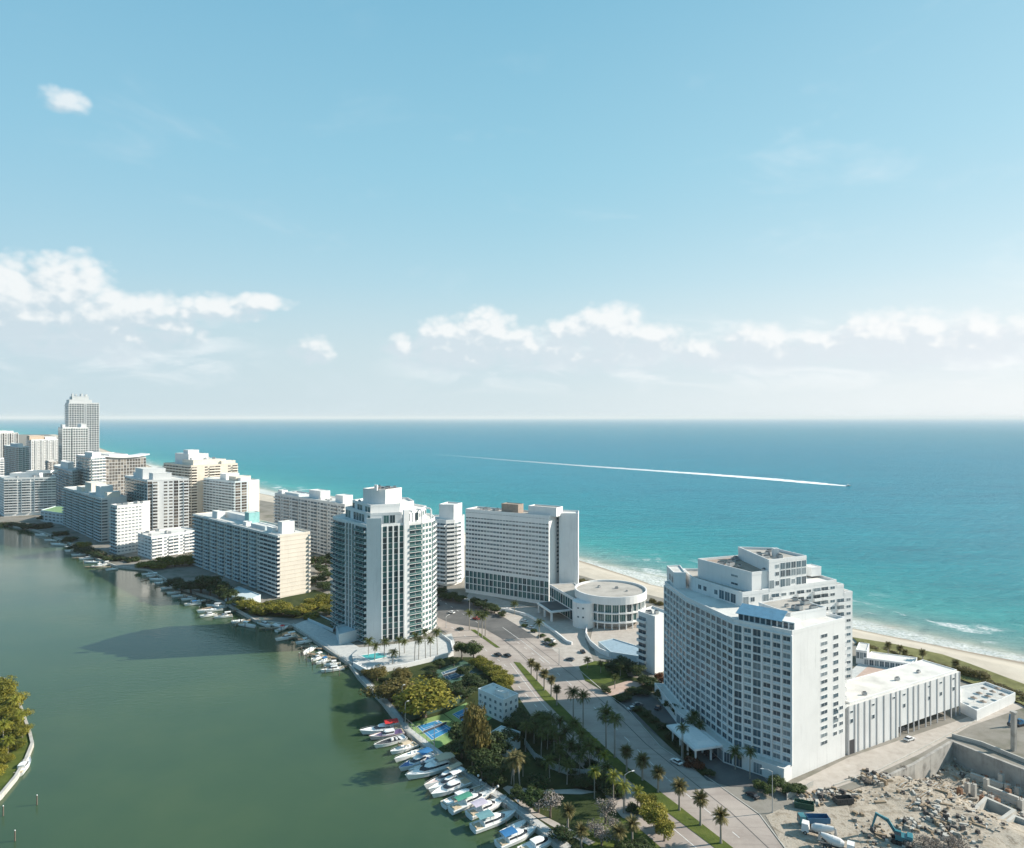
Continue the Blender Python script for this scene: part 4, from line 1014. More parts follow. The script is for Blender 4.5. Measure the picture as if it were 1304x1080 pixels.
def open_box(px, z, wall, hgt, label):
    P4 = [Vector(G(x, y, z)) for x, y in px]; cen = sum(P4, Vector((0, 0)))/4
    t = thing('foundation_chamber', label, 'foundation', (cen.x, cen.y, z))
    b = MB()
    for i in range(4):
        a, c = P4[i], P4[(i+1) % 4]; L = (c-a).length
        b.obox((a.x, a.y, z), atan2(c.y-a.y, c.x-a.x), -wall/2, L-wall/2, -wall/2-.003*i, wall/2, -1.5, hgt+.006*i)
    b.build('chamber_wall', ['concrete'], t)
    b = MB(); b.prism([(p.x, p.y) for p in P4], z-.6, z+.15); b.build('chamber_floor', ['rubble'], t)
open_box([(1240, 1046), (1272, 1060), (1291, 1046), (1256, 1030)], -4.6, 1.0, 3.4, 'larger open concrete foundation chamber with shaded inside, right in the pit')
open_box([(1272, 1068), (1305, 1082), (1328, 1066), (1292, 1052)], -4.2, .9, 3.0, 'open concrete foundation chamber nearest the bottom right corner')
open_box([(1214, 1040), (1232, 1050), (1242, 1040), (1226, 1031)], -4.6, .9, 2.0, 'small low concrete foundation chamber left of the larger chamber')
piers = [(1232, 1008), (1240, 1014), (1256, 1004), (1262, 1020), (1251, 1022), (1275, 1000), (1284, 1018), (1283, 1006), (1296, 1010), (1270, 1030), (1222, 1012), (1300, 1030)]
for i, (x, y) in enumerate(sorted(piers)):
    p = G(x, y, -6); z = site_z(*p); h = 2.5 + 2.2*((i*7) % 5)/5
    b = MB(); b.obox((p[0], p[1], 0), .5, -.7, .7, -.7, .7, z-1, z+h, 0, .04)
    for k in range(5): b.tube((p[0]-.5+.25*k, p[1]+.2*((k % 2)-.5), z+h-.3), (p[0]-.5+.25*k, p[1]+.2*((k % 2)-.5), z+h+1.1), .05, n=4, m=1)
    tag(b.build('pile_stub', ['concrete' if i % 3 else 'rust', 'rust'], org=(p[0], p[1], z)), 'square concrete pile stub with bent bars in the dug pit, %s from the left' % nth(i), 'pile', 'pile stubs standing in the pit')
M['machine'] = mat('blue_green_machine_paint', (.02, .16, .20), .45, .5, var=.15); M['rubber'] = mat('black_rubber', (.025, .025, .026), .8, var=.05); M['yellow'] = mat('yellow_paint', (.55, .36, .05), .5); M['truckblue'] = mat('blue_truck_paint', (.03, .13, .24), .45, .5)
def beam_wall(p, q, z, h, label):
    a, c = Vector(G(*p, z)), Vector(G(*q, z)); mid = (a+c)/2; b = MB()
    b.obox((a.x, a.y, 0), atan2(c.y-a.y, c.x-a.x), 0, (c-a).length, -.55, .55, z-2, z+h)
    b.obox((a.x, a.y, 0), atan2(c.y-a.y, c.x-a.x), .3, (c-a).length-.3, -.9, .9, z-2, z+h*.35)
    tag(b.build('foundation_wall', ['concrete'], org=(mid.x, mid.y, z)), label, 'foundation')
beam_wall((1243, 1056), (1300, 1078), -3.5, 2.2, 'long pale foundation wall nearest the bottom right corner of the site')
beam_wall((1208, 1032), (1236, 1052), -3.5, 1.5, 'short slanting foundation wall left of the open chambers')
beam_wall((1258, 1008), (1304, 1026), -5.5, 1.8, 'foundation wall behind the open chambers in the deep of the pit')
beam_wall((1236, 990), (1278, 1004), -6.2, 1.4, 'low foundation wall close to the shaded far pit wall')
beam_wall((1172, 1002), (1215, 1022), -5.0, .9, 'low foundation strip on the pit floor before the long left pit wall')
for i, (x, y, w_, d_, z_) in enumerate([(1150, 1012, 5, 2.2, -3), (1190, 1014, 6, 1.6, -5), (1205, 1000, 4, 2.4, -6), (1176, 1026, 6.5, 1.4, -3), (1222, 1024, 5, 2, -4.5), (1163, 1036, 5.5, 1.8, -2)]):
    g = G(x, y, z_); zz = site_z(*g); b = MB()
    for k in range(9): b.obox((g[0], g[1], zz), .5 + .09*((k*5) % 7 - 3), -w_/2 + .3*(k % 3), w_/2 - .2*(k % 2), -d_/2 + d_*k/9, -d_/2 + d_*(k+.8)/9, .06 + .12*(k % 3), .2 + .12*(k % 3), k % 2)
    tag(b.build('timber_pile', ['timber', 'concrete'], org=(g[0], g[1], zz)), 'loose pile of planks and beams on the building site, %s from the left' % ['first', 'fourth', 'fifth', 'third', 'sixth', 'second'][i], 'timber pile', 'plank piles on the building site')
def excavator(loc, rz, paint, label, reach=1.0, s=1.0):
    t = thing('excavator', label, 'excavator', loc, rz=rz); t.scale = (s, s, s)
    b = MB()
    for y in (-1.35, 1.35):
        for x in range(-4, 5): b.box(x*.5-.22, x*.5+.22, y-.35, y+.35, 0, .12); b.box(x*.5-.22, x*.5+.22, y-.35, y+.35, .85, .97)
        b.box(-2.1, 2.1, y-.28, y+.28, .1, .88)
        for x in (-2.0, 2.0): b.tube((x, y-.34, .5), (x, y+.34, .5), .48, n=12)
    b.build('tracks', ['rubber'], t)
    b = MB(); b.box(-2.6, 1.5, -1.4, 1.4, 1.1, 2.2, 0, .06); b.box(-2.7, -1.2, -1.38, 1.38, 2.2, 2.7, 0, .15); b.tube((0, 0, .8), (0, 0, 1.15), .9, n=14); b.build('body', [paint], t)
    b = MB(); b.box(0, 1.6, .35, 1.4, 2.2, 3.5, 0, .1); b.box(.1, 1.62, .34, 1.41, 2.5, 3.25, 1, .05); b.build('cab', [paint, 'g0'], t)
    def beam(nm, p, q, w0, w1, m=paint):
        b = MB(); p, q = Vector(p), Vector(q); d = (q-p).normalized(); nrm = Vector((-d.z, 0, d.x)); sd_ = Vector((0, .28, 0))
        b.add([p-nrm*w0-sd_, p+nrm*w0-sd_, p+nrm*w0+sd_, p-nrm*w0+sd_, q-nrm*w1-sd_, q+nrm*w1-sd_, q+nrm*w1+sd_, q-nrm*w1+sd_], [(3, 2, 1, 0), (4, 5, 6, 7), (0, 1, 5, 4), (1, 2, 6, 5), (2, 3, 7, 6), (3, 0, 4, 7)])
        return b.build(nm, [m], t)
    beam('boom', (1.2, -.3, 1.9), (3.4, -.3, 5.2), .35, .42); beam('boom', (3.3, -.3, 5.0), (5.9*reach, -.3, 5.9), .42, .25); beam('stick', (5.9*reach, -.3, 6.2), (7.0*reach, -.3, 2.2), .32, .2)
    b = MB(); x = 7.0*reach; pr = [(x-.1, 2.3), (x+.5, 1.9), (x+.55, 1.1), (x-.1, .5), (x-.9, .6), (x-.5, 1.3)]
    v = [(a, -.95, c) for a, c in pr] + [(a, .35, c) for a, c in pr]; n = 6
    b.add(v, [tuple(range(n)), tuple(reversed(range(n, 2*n)))] + [(i, n+i, n+(i+1) % n, (i+1) % n) for i in range(n) if i != 4]); b.build('bucket', ['darkframe'], t)
    b = MB(); b.tube((1.6, -.3, 1.9), (3.0, -.3, 4.2), .12, n=6); b.build('hydraulic_ram', ['steel'], t)
    return t
p = G(1148, 1074); excavator((p[0], p[1], site_z(*p)), R(150), 'machine', 'blue green excavator with raised boom on the building site near the bottom edge', 1.0, 1.05)
p = G(1297, 928, -1); excavator((p[0], p[1], 0), R(200), 'truckblue', 'blue excavator behind the far pit wall at the right edge', .9, .8)
def wheel_mesh(r, w_):
    b = MB(); b.tube((0, -w_/2, 0), (0, w_/2, 0), r, n=14, m=0); b.tube((0, -w_/2-.02, 0), (0, w_/2+.02, 0), r*.55, n=10, m=1); return b.mesh('wheel', ['rubber', 'steel'])
WHB, WHS = wheel_mesh(.52, .38), wheel_mesh(.33, .24)
def truck(loc, rz, label, kind):
    t = thing('dump_truck' if kind == 'dump' else 'mixer_truck', label, 'truck', loc, rz=rz)
    paint = 'machine' if kind == 'dump' else 'bright'
    b = MB(); b.box(2.4, 4.4, -1.25, 1.25, .7, 3.0, 0, .12); b.box(3.2, 4.42, -1.1, 1.1, 1.9, 2.75, 1, .04); b.build('cab', [paint, 'g0'], t)
    b = MB(); b.box(-4.4, 2.4, -.5, .5, .7, 1.0); b.build('chassis', ['darkframe'], t)
    for x in (3.3, -1.6, -3.0):
        for y in (-1.1, 1.1): put('wheel', WHB, t, (x, y, .52))
    if kind == 'dump':
        b = MB()
        b.box(-4.4, 2.2, -1.3, 1.3, 1.1, 1.3); b.box(-4.4, 2.2, -1.3, -1.2, 1.3, 2.7); b.box(-4.4, 2.2, 1.2, 1.3, 1.3, 2.7); b.box(2.1, 2.2, -1.2, 1.2, 1.3, 3.0); b.box(-4.4, -4.3, -1.2, 1.2, 1.3, 2.6)
        b.build('bed', ['truckblue'], t)
    else:
        b = MB(); b.path([(-4.2, 0, 3.3), (-3.2, 0, 3.0), (-1.2, 0, 2.4), (.8, 0, 2.2), (1.8, 0, 2.1)], [.5, .8, 1.25, 1.15, .6], 16); b.build('drum', ['white'], t)
        b = MB(); b.box(-4.9, -4.1, -.4, .4, 1.6, 3.4, 0, .2); b.build('chute', ['steel'], t)
    return t
p = G(1036, 1052); truck((p[0], p[1], .1), R(178), 'dump truck with green cab and open blue tipper bed on the site yard', 'dump')
p = G(1042, 1066); truck((p[0], p[1], .1), R(150), 'white concrete mixer truck parked beside the blue dump truck', 'mixer')
p = G(1066, 1084); truck((p[0], p[1], .1), R(330), 'white concrete mixer truck cut by the bottom edge of the photo', 'mixer')
def skip_bin(x, y, rz, m, label):
    p = G(x, y); t = thing('skip_container', label, 'container', (p[0], p[1], .05), rz=rz); b = MB()
    b.box(-2.8, 2.8, -1.2, 1.2, .15, .3); b.box(-2.8, 2.8, -1.2, -1.08, .3, 1.9); b.box(-2.8, 2.8, 1.08, 1.2, .3, 1.9); b.box(-2.8, -2.68, -1.08, 1.08, .3, 1.9); b.box(2.68, 2.8, -1.08, 1.08, .3, 1.9); b.build('bin', [m], t)
    b = MB()
    for k in range(7): b.box(-2.6+.8*k, -2.5+.8*k, -1.3, -1.2, .3, 1.85); b.box(-2.6+.8*k, -2.5+.8*k, 1.2, 1.3, .3, 1.85)
    b.build('stiffener', [m], t)
M['greenpaint'] = mat('dark_green_paint', (.03, .09, .06), .6)
skip_bin(1074, 1024, R(8), 'scrap', 'black open skip container beside the scrap heap on the site yard'); skip_bin(1024, 1030, R(-20), 'greenpaint', 'dark green open skip container behind the dump truck')

# ------------------------------------------------------------ vegetation
def leaf_material(name, cols, trans=.25):
    m = bpy.data.materials.new(name); m.use_nodes = True
    t = NT(m.node_tree); p = t.n['Principled BSDF']
    oi = t.node('ShaderNodeObjectInfo'); tcn = t.node('ShaderNodeTexCoord')
    n = t.noise(tcn.outputs['Object'], .55, 4, .7)
    geo = t.node('ShaderNodeNewGeometry')
    f = t.math('ADD', t.math('MULTIPLY', n, .75), t.math('MULTIPLY', geo.outputs['Random Per Island'], .45))
    f = t.math('ADD', f, t.math('MULTIPLY', oi.outputs['Random'], .25))
    k = len(cols)
    c = t.ramp(t.math('SUBTRACT', f, .22), [(.15+.65*i/(k-1), x) for i, x in enumerate(cols)])
    t.link(c, p.inputs['Base Color']); p.inputs['Roughness'].default_value = .6; p.inputs['Specular IOR Level'].default_value = .2
    tr = t.node('ShaderNodeBsdfTranslucent'); t.link(c, tr.inputs[0]); mx = t.node('ShaderNodeMixShader'); mx.inputs[0].default_value = trans
    t.link(p.outputs[0], mx.inputs[1]); t.link(tr.outputs[0], mx.inputs[2]); t.link(mx.outputs[0], t.n['Material Output'].inputs[0])
    return m
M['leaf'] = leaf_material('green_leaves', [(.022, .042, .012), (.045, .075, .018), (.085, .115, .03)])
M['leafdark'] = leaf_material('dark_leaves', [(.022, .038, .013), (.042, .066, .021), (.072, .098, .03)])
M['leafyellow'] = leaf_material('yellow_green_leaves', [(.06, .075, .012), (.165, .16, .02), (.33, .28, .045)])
M['leafolive'] = leaf_material('olive_leaves', [(.06, .055, .018), (.13, .11, .03), (.21, .165, .05)])
M['leafgrey'] = leaf_material('bare_grey_twigs', [(.12, .10, .085), (.21, .18, .155), (.30, .26, .23)], .05)
M['leafred'] = leaf_material('red_brown_leaves', [(.06, .02, .012), (.13, .045, .02), (.19, .08, .03)])
M['frond'] = leaf_material('palm_fronds', [(.03, .045, .012), (.07, .09, .02), (.14, .15, .035)])
M['froddry'] = leaf_material('dry_palm_fronds', [(.09, .08, .03), (.16, .14, .05), (.24, .20, .08)])
M['frondyellow'] = leaf_material('yellow_palm_fronds', [(.10, .12, .015), (.20, .21, .025), (.30, .28, .05)])
M['bark'] = mat('bark', (.16, .125, .095), .9, var=.2, vscale=1.5); M['palmbark'] = mat('palm_trunk', (.30, .27, .23), .9, var=.2, vscale=1.5)
def crown_mesh(seed, n, leaf, lobes, flat=.8, m='leaf', drop=.0):
    """unit crown: leaf clumps through a lumpy volume of radius 1"""
    r = random.Random(seed); b = MB(); L_ = []
    for i in range(lobes):
        a = r.uniform(0, 2*pi); d = r.uniform(.25, .72); L_.append((d*cos(a), d*sin(a), r.uniform(-.28, .48)*flat, r.uniform(.26, .46)))
    L_.append((0, 0, .15, .5))
    for k in range(n):
        lx, ly, lz, lr = r.choice(L_)
        v = Vector((r.gauss(0, 1), r.gauss(0, 1), r.gauss(0, 1))).normalized(); rad = lr*r.uniform(.55, 1.05)
        q = Vector((lx, ly, lz)) + Vector((v.x*rad, v.y*rad, v.z*rad*.85))
        if q.z < -.62*flat: continue
        nn_ = (v + Vector((r.gauss(0, .5), r.gauss(0, .5), r.gauss(.3, .5)))).normalized()
        a_ = nn_.orthogonal().normalized(); c_ = nn_.cross(a_); t = r.uniform(0, 6.28); a_, c_ = a_*cos(t)+c_*sin(t), c_*cos(t)-a_*sin(t)
        s_ = leaf*r.uniform(.6, 1.4)
        b.add([q-a_*s_, q+c_*s_*.6, q+a_*s_, q-c_*s_*.6], [(0, 1, 2, 3)])
    return b.mesh('crown', [m])
CROWN = {}
def crown(kind):
    if kind not in CROWN:
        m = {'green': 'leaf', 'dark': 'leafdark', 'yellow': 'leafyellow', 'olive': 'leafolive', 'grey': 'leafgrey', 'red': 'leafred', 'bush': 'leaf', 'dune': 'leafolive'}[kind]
        if kind == 'grey': CROWN[kind] = [crown_mesh(90+i, 1100, .045, 8, .9, m) for i in range(2)]
        elif kind in ('yellow', 'olive'): CROWN[kind] = [crown_mesh(60+i, 4600, .058, 22, .85, m) for i in range(3)]
        else: CROWN[kind] = [crown_mesh(hash(kind) % 7*0 + len(kind)*11 + i, 2300, .075, 12, .8, m) for i in range(3)]
    return random.choice(CROWN[kind])
def trunk_mesh(h, r0, seed):
    r = random.Random(seed); b = MB()
    b.path([(0, 0, -.05), (.02, 0, h*.3), (0, .06*h, h*.62)], [r0, r0*.75, r0*.55], 7)
    for k in range(5):
        a = k*1.26 + r.uniform(-.3, .3); b.path([(0, .05*h, h*.45+.03*h*k), (cos(a)*h*.2, .05*h+sin(a)*h*.2, h*.72), (cos(a)*h*.34, .05*h + sin(a)*h*.34, h*.9)], [r0*.5, r0*.32, r0*.12], 5)
    return b.mesh('trunk', ['bark'])
TRUNKS = [trunk_mesh(1, .085, s_) for s_ in range(3)]
def tree(x, y, h, rad, kind, label, group=None, z=0, name='tree'):
    t = thing(name, label, 'shrub' if name == 'shrub' else 'tree', (x, y, z), group)
    rad *= 1.22
    tr = put('trunk', random.choice(TRUNKS), t, (0, 0, 0), random.uniform(0, 6)); tr.scale = (rad, rad, h*.78)
    c = put('crown', crown(kind), t, (0, 0, h - rad*.62), random.uniform(0, 6.28)); k = random.uniform(.92, 1.08)
    vz = min(2.4, max(.55, h/(2.0*rad))); c.scale = (rad*1.08*k, rad*1.08/k, rad*vz)
    if vz > 1.5: c.location.z = h*.45; c.scale.z = h*.62
    elif vz > .9: c.location.z = h - rad*vz*.7
    return t
# palms
def frond(b, base, yaw, pitch, L, droop, wdt, m=0, n=9, seed=0):
    r = random.Random(seed); d = Vector((cos(yaw), sin(yaw), 0)); side = Vector((-sin(yaw), cos(yaw), 0)); pts = []
    p = Vector(base); a = pitch
    for i in range(n+1):
        pts.append((p.copy(), a)); p += (d*cos(a) + Vector((0, 0, 1))*sin(a))*(L/n); a -= droop/n*(.5 + 1.2*i/n)
    for i in range(n):
        (p0, a0), (p1, a1) = pts[i], pts[i+1]
        b.add([p0-side*.04, p1-side*.03, p1+side*.03, p0+side*.04], [(0, 1, 2, 3)], m)
        f = (i+.5)/n; w_ = wdt*(sin(pi*min(1, f*.9+.12))**.7)
        up = Vector((0, 0, 1))
        for sg in (-1, 1):
            for k in range(2):
                q0 = p0.lerp(p1, k*.5); q1 = p0.lerp(p1, k*.5+.46); tip = q1 + side*sg*w_*r.uniform(.8, 1.15) + d*w_*.45 - up*w_*r.uniform(.25, .75)
                b.add([q0, q1, tip], [(0, 1, 2) if sg > 0 else (0, 2, 1)], m)
def palm_crown(kind, seed):
    r = random.Random(seed); b = MB()
    if kind == 'date': cfg = [(26, 1.25, 2.6, 1.15, .62), (24, .55, 2.7, 1.15, .62), (20, -.15, 2.5, .95, .6), (14, -.75, 2.1, .6, .5)]
    elif kind == 'royal': cfg = [(6, 1.25, 3.2, 1.6, .75), (8, .75, 3.6, 1.9, .85), (8, .2, 3.4, 1.7, .8), (4, -.4, 2.8, 1.0, .7)]
    else: cfg = [(6, 1.2, 2.6, 1.7, .6), (8, .7, 3.0, 1.9, .7), (8, .1, 2.9, 1.6, .65), (6, -.6, 2.3, .8, .55)]
    sd_ = seed*100
    for cnt, pit, L, dr, wd in cfg:
        for k in range(cnt):
            sd_ += 1; frond(b, (0, 0, .1*r.random()), 2*pi*k/cnt + r.uniform(-.3, .3), pit + r.uniform(-.22, .22), L*r.uniform(.85, 1.12), dr*r.uniform(.8, 1.2), wd, 0, 8, sd_)
    return b
PCROWN = {}
def pcrown(kind, m):
    if (kind, m) not in PCROWN: PCROWN[(kind, m)] = [palm_crown(kind, s_).mesh('crown', [m]) for s_ in (1, 2, 3)]
    return random.choice(PCROWN[(kind, m)])
def ptrunk(kind, lean, seed):
    b = MB(); n = 7; r0 = {'date': .34, 'royal': .26}.get(kind, .2)
    pts = [(lean*(i/n)**2, 0, -.02 + 1.02*i/n) for i in range(n+1)]
    b.path([(x, 0, z) for x, _, z in pts], [r0*(1.25 if i == 0 else 1 - .25*i/n) for i in range(n+1)], 8); return b
PTR = {}
def palm(x, y, h, kind, label, group, m='frond', lean=0.0, s=1.0, z=0):
    t = thing('palm_tree', label, 'palm tree', (x, y, z), group)
    b = MB(); n = 7; r0 = {'date': .34, 'royal': .27}.get(kind, .2); a = random.uniform(0, 6.28)
    key = (kind, round(lean, 1))
    if key not in PTR:
        b.path([(lean*(i/n)**1.6, 0, -.02 + 1.02*i/n) for i in range(n+1)], [r0*(1.3 if i == 0 else 1 - .3*i/n) for i in range(n+1)], 8); PTR[key] = b.mesh('trunk', ['palmbark'], smooth=True)
    tr = put('trunk', PTR[key], t, (0, 0, 0), a); tr.scale = (1, 1, h)
    c = put('crown', pcrown(kind, m), t, (lean*cos(a), lean*sin(a), h), random.uniform(0, 6.28)); c.scale = (s*1.15, s*1.15, s*1.15)
    return t
def palm_row(pts, kind, template, group, m='frond', s=1.0, key=None, lean=0.0, hs=1.0):
    pts = sorted(pts, key=key or (lambda p: -p[1]))
    for i, p in enumerate(pts):
        g = G(p[0], p[1]); palm(g[0], g[1], p[2]*hs, kind, template % nth(i), group, m, lean*random.choice((-1, 1)), s*random.uniform(.9, 1.1))
palm_row([(865, 1033, 7.2), (892, 1052, 7.6), (918, 1075, 7.6), (818, 995, 6.4), (838, 1010, 6.2), (798, 984, 6.6)], 'date', 'thick date palm with round feathery crown on the lower median, %s from the bottom edge', 'date palms on the lower grass median', 'froddry', 1.0)
palm_row([(771.7, 956, 13.0), (782.8, 966, 13.4), (730, 921, 11.5), (742.6, 928, 12.2)], 'royal', 'tall slender royal palm rising over the shaded road, %s counted from the bottom edge', 'tall royal palms beside the median', 'frond', 1.1)
palm_row([(676.6, 860, 5.2), (684, 868, 6.2), (693, 880, 7), (702, 888, 7), (709, 899, 6.4)], 'date', 'brownish palm on the sunlit upper median strip, %s from its shaded end', 'palms on the sunlit upper median', 'froddry', .85)
palm_row([(597.6, 803.7, 9.5), (609, 811, 12), (614, 813, 11), (618, 811, 12), (686.5, 814, 8.5), (655, 783, 6)], 'royal', 'pale stemmed palm standing at the wide road junction, %s from the left', 'palms at the road junction', 'frond', .9, key=lambda p: p[0])
palm_row([(469, 839, 7), (477, 845, 7), (489, 842, 8), (509, 841, 8.5), (515, 836, 6), (528, 846, 12), (533, 847, 10), (542, 845, 13), (548, 843, 9), (557, 838, 11), (500, 850, 6)], 'coco', 'palm fringing the pool terrace of the glass condominium tower, %s from the left', 'palms along the pool terrace', 'frond', 1.0, key=lambda p: p[0], lean=.5, hs=1.15)
palm_row([(669, 958, 9), (689, 968, 9), (697, 955, 8), (706, 964, 8), (721, 962, 8), (741, 967, 8.5), (712, 985, 8), (738, 990, 7), (666, 990, 6), (728, 976, 7), (751, 985, 9), (680, 948, 7)], 'coco', 'palm in the dense shaded park clump beside the road, %s from the left', 'palms of the shaded park clump', 'frond', 1.1, key=lambda p: p[0], lean=.4)
palm_row([(684, 938, 7), (694, 944, 7.5), (703, 938, 7), (712, 948, 8), (730, 950, 7.5), (748, 975, 7), (762, 985, 7), (722, 1000, 6.5), (700, 996, 6.5), (772, 1004, 6)], 'coco', 'dark leafy palm squeezed between carriageway and park fence, %s from the left', 'leafy palms by the park fence', 'frond', 1.15, key=lambda p: p[0], lean=.3)
palm_row([(753, 967, 5.5), (769, 990, 7), (757, 1018, 8.5), (781, 1022, 8), (794, 1036, 8), (812, 1030, 5)], 'coco', 'bright yellow green palm catching the sun beside the shaded road, %s from the left', 'bright palms by the road', 'frondyellow', .95, key=lambda p: p[0])
palm_row([(654.6, 1004, 9.0), (662, 1004, 9.6), (651, 1000, 7)], 'coco', 'leaning white stemmed palm by the quay path, %s from the left', 'leaning palms by the quay path', 'froddry', 1.15, key=lambda p: p[0], lean=1.0)
palm_row([(869.6, 968, 11), (891.5, 948, 7), (880, 944, 7.5), (936.4, 981, 6), (955, 993, 9), (884, 935, 7)], 'coco', 'palm standing in the shaded forecourt of the resort hotel, %s from the left', 'palms of the hotel forecourt', 'frond', .95, key=lambda p: p[0])
palm_row([(723, 1056, 5), (740, 1082, 5), (788, 1086, 5.5), (805, 1078, 6)], 'date', 'short bushy palm on the sunny lawn near the bottom edge, %s from the left', 'short palms on the sunny lawn', 'froddry', .9, key=lambda p: p[0])
palm_row([(783, 878, 5), (790, 862, 5), (765, 858, 4.5), (748, 852, 4)], 'coco', 'small palm in the garden beds left of the resort hotel, %s from the left', 'small palms in the hotel garden', 'frond', .8, key=lambda p: p[0])
palm_row([(1131, 838, 6), (1175, 850, 6.5), (1146, 836, 3.5), (1152, 840, 3), (1217, 857, 4)], 'date', 'palm among the dune plants behind the beach, %s from the left', 'palms in the dune belt', 'froddry', .8, key=lambda p: p[0])
def trees(pts, kind, template, group, key=None, name='tree'):
    """pts: px, py, height, radius"""
    for i, p in enumerate(sorted(pts, key=key or (lambda p: p[0]))):
        g = G(p[0], p[1]); tree(g[0], g[1], p[2], p[3], kind, (template % nth(i)) if '%s' in template else template, group, name=name)
trees([(541, 914, 14.5, 10)], 'yellow', 'huge round yellow green tree in the park beside the tennis courts', None)
trees([(497, 893, 11, 8)], 'olive', 'wide brownish olive tree at the water edge below the pool terrace', None)
trees([(480, 868, 6.5, 4.2), (512, 868, 6, 4), (524, 908, 6, 4.5), (470, 862, 4, 3)], 'olive', 'smaller olive green tree around the big park tree, %s from the left', 'smaller olive trees by the big park tree')
trees([(606, 972, 24, 4.4)], 'olive', 'tall narrow dark olive tree towering beside the small white house', None)
trees([(588, 840, 8.5, 3.6), (603, 843, 9.5, 4.3)], 'green', 'round headed tree beside the road junction above the hedge, %s from the left', 'round trees by the junction')
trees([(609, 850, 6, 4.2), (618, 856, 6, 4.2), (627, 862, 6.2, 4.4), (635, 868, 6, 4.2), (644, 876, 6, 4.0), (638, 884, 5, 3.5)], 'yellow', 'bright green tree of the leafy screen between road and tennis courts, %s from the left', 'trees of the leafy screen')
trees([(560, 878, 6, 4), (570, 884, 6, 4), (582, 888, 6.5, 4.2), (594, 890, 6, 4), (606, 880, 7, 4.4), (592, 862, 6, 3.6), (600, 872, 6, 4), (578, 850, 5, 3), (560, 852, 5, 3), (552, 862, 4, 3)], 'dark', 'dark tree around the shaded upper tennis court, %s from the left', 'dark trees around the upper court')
trees([(588, 966, 7, 4.2), (602, 980, 8, 4.2), (614, 994, 7, 4), (592, 950, 9, 5), (618, 962, 10, 5), (625, 985, 8, 5), (636, 972, 7.5, 4.6), (644, 956, 8, 4.8), (655, 940, 8, 4.6), (664, 925, 6.5, 4), (628, 1003, 6, 3.2), (650, 912, 5, 3)], 'dark', 'dark bushy tree in the shaded quay gardens, %s from the left', 'dark trees of the quay gardens')
trees([(675, 935, 7, 4.4), (684, 1010, 6, 3.6), (690, 925, 6, 4), (700, 948, 7, 4.2), (660, 1018, 4, 2.6), (745, 1004, 4.5, 3), (762, 1002, 5, 3), (775, 1012, 5, 3.2), (735, 1000, 4, 3)], 'dark', 'dark green shrub tree along the curved park fence, %s from the left', 'shrub trees along the park fence')
trees([(672, 924, 2.6, 2.4), (688, 934, 2.8, 2.4), (716, 944, 2.6, 2.4), (736, 958, 3, 2.6), (752, 978, 3, 2.6), (768, 996, 3, 2.6), (784, 1012, 3, 2.6), (712, 968, 3, 2.8), (690, 974, 3, 2.6), (730, 986, 3, 2.6), (806, 1034, 2.6, 2.4)], 'dark', 'low dark shrub under the palms beside the shaded carriageway, %s from the left', 'shrubs under the roadside palms', name='shrub')
trees([(686, 1036, 7, 4), (678, 1030, 6, 3.5)], 'green', 'leafy green tree by the quay path, %s from the left', 'green trees by the quay path')
trees([(701, 1042, 8.5, 4.4), (771, 1050, 8, 4.0), (766, 1078, 6, 3.6), (758, 1066, 5, 3.2), (780, 1066, 5.5, 3)], 'grey', 'bare grey twiggy tree in the lower park, %s from the left', 'bare twiggy trees in the lower park')
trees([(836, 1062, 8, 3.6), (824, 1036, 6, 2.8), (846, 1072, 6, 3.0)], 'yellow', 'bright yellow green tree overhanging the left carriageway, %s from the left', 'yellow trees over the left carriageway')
trees([(718, 1072, 4.6, 3.3), (800, 1088, 4.5, 3), (820, 1086, 4, 2.8), (735, 1092, 3, 2.4)], 'dark', 'low dark round bush on the sunny lawn near the bottom edge, %s from the left', 'round bushes on the sunny lawn', name='shrub')
trees([(812, 907, 2.5, 2), (822, 912, 2.8, 2.2), (832, 920, 2.8, 2.2), (843, 930, 3, 2.2), (852, 940, 2.8, 2.2), (862, 950, 2.8, 2.2), (872, 960, 2.8, 2.2), (903, 990, 2.6, 2)], 'dark', 'low dark shrub in the planted strip before the hotel forecourt, %s from the left', 'shrubs in the forecourt strip', name='shrub')
trees([(882, 977, 3.4, 3.2)], 'red', 'reddish brown shrub mound at the road side before the resort hotel', None, name='shrub')
trees([(780, 858, 6, 4), (790, 852, 6.5, 4), (800, 858, 7, 4.4), (810, 862, 6.5, 4), (820, 872, 5, 3.4), (832, 880, 6, 3.8), (842, 892, 5.5, 3.4), (806, 886, 4, 3), (820, 886, 3.5, 2.8), (795, 893, 3.5, 2.8), (852, 905, 5, 3.2), (864, 915, 5.5, 3.4), (876, 920, 5.5, 3.4), (772, 882, 3, 2.4)], 'dark', 'dark garden tree left of the resort hotel, %s from the left', 'dark trees of the hotel garden')
trees([(843, 876, 6, 3)], 'red', 'reddish tree at the left foot of the resort hotel', None)
trees([(988, 1004, 4, 2.6), (1000, 1010, 3.6, 2.4), (1010, 1013, 4, 2.4), (1018, 1012, 3.6, 2.2), (978, 1012, 3.4, 2.2), (966, 1006, 3, 2)], 'green', 'shrub at the foot of the resort hotel corner by the road, %s from the left', 'shrubs at the hotel corner', name='shrub')
trees([(318, 778, 8, 6), (333, 783, 7, 6), (346, 779, 8, 6.4), (360, 783, 8.5, 6.4), (374, 786, 8, 6), (388, 783, 8, 6), (400, 776, 8.5, 6.2), (413, 774, 9, 6.6), (420, 784, 8, 6), (396, 789, 5, 4.4)], 'yellow', 'sunlit yellow green tree before the cream balcony slab, %s from the left', 'sunlit trees before the cream slab')
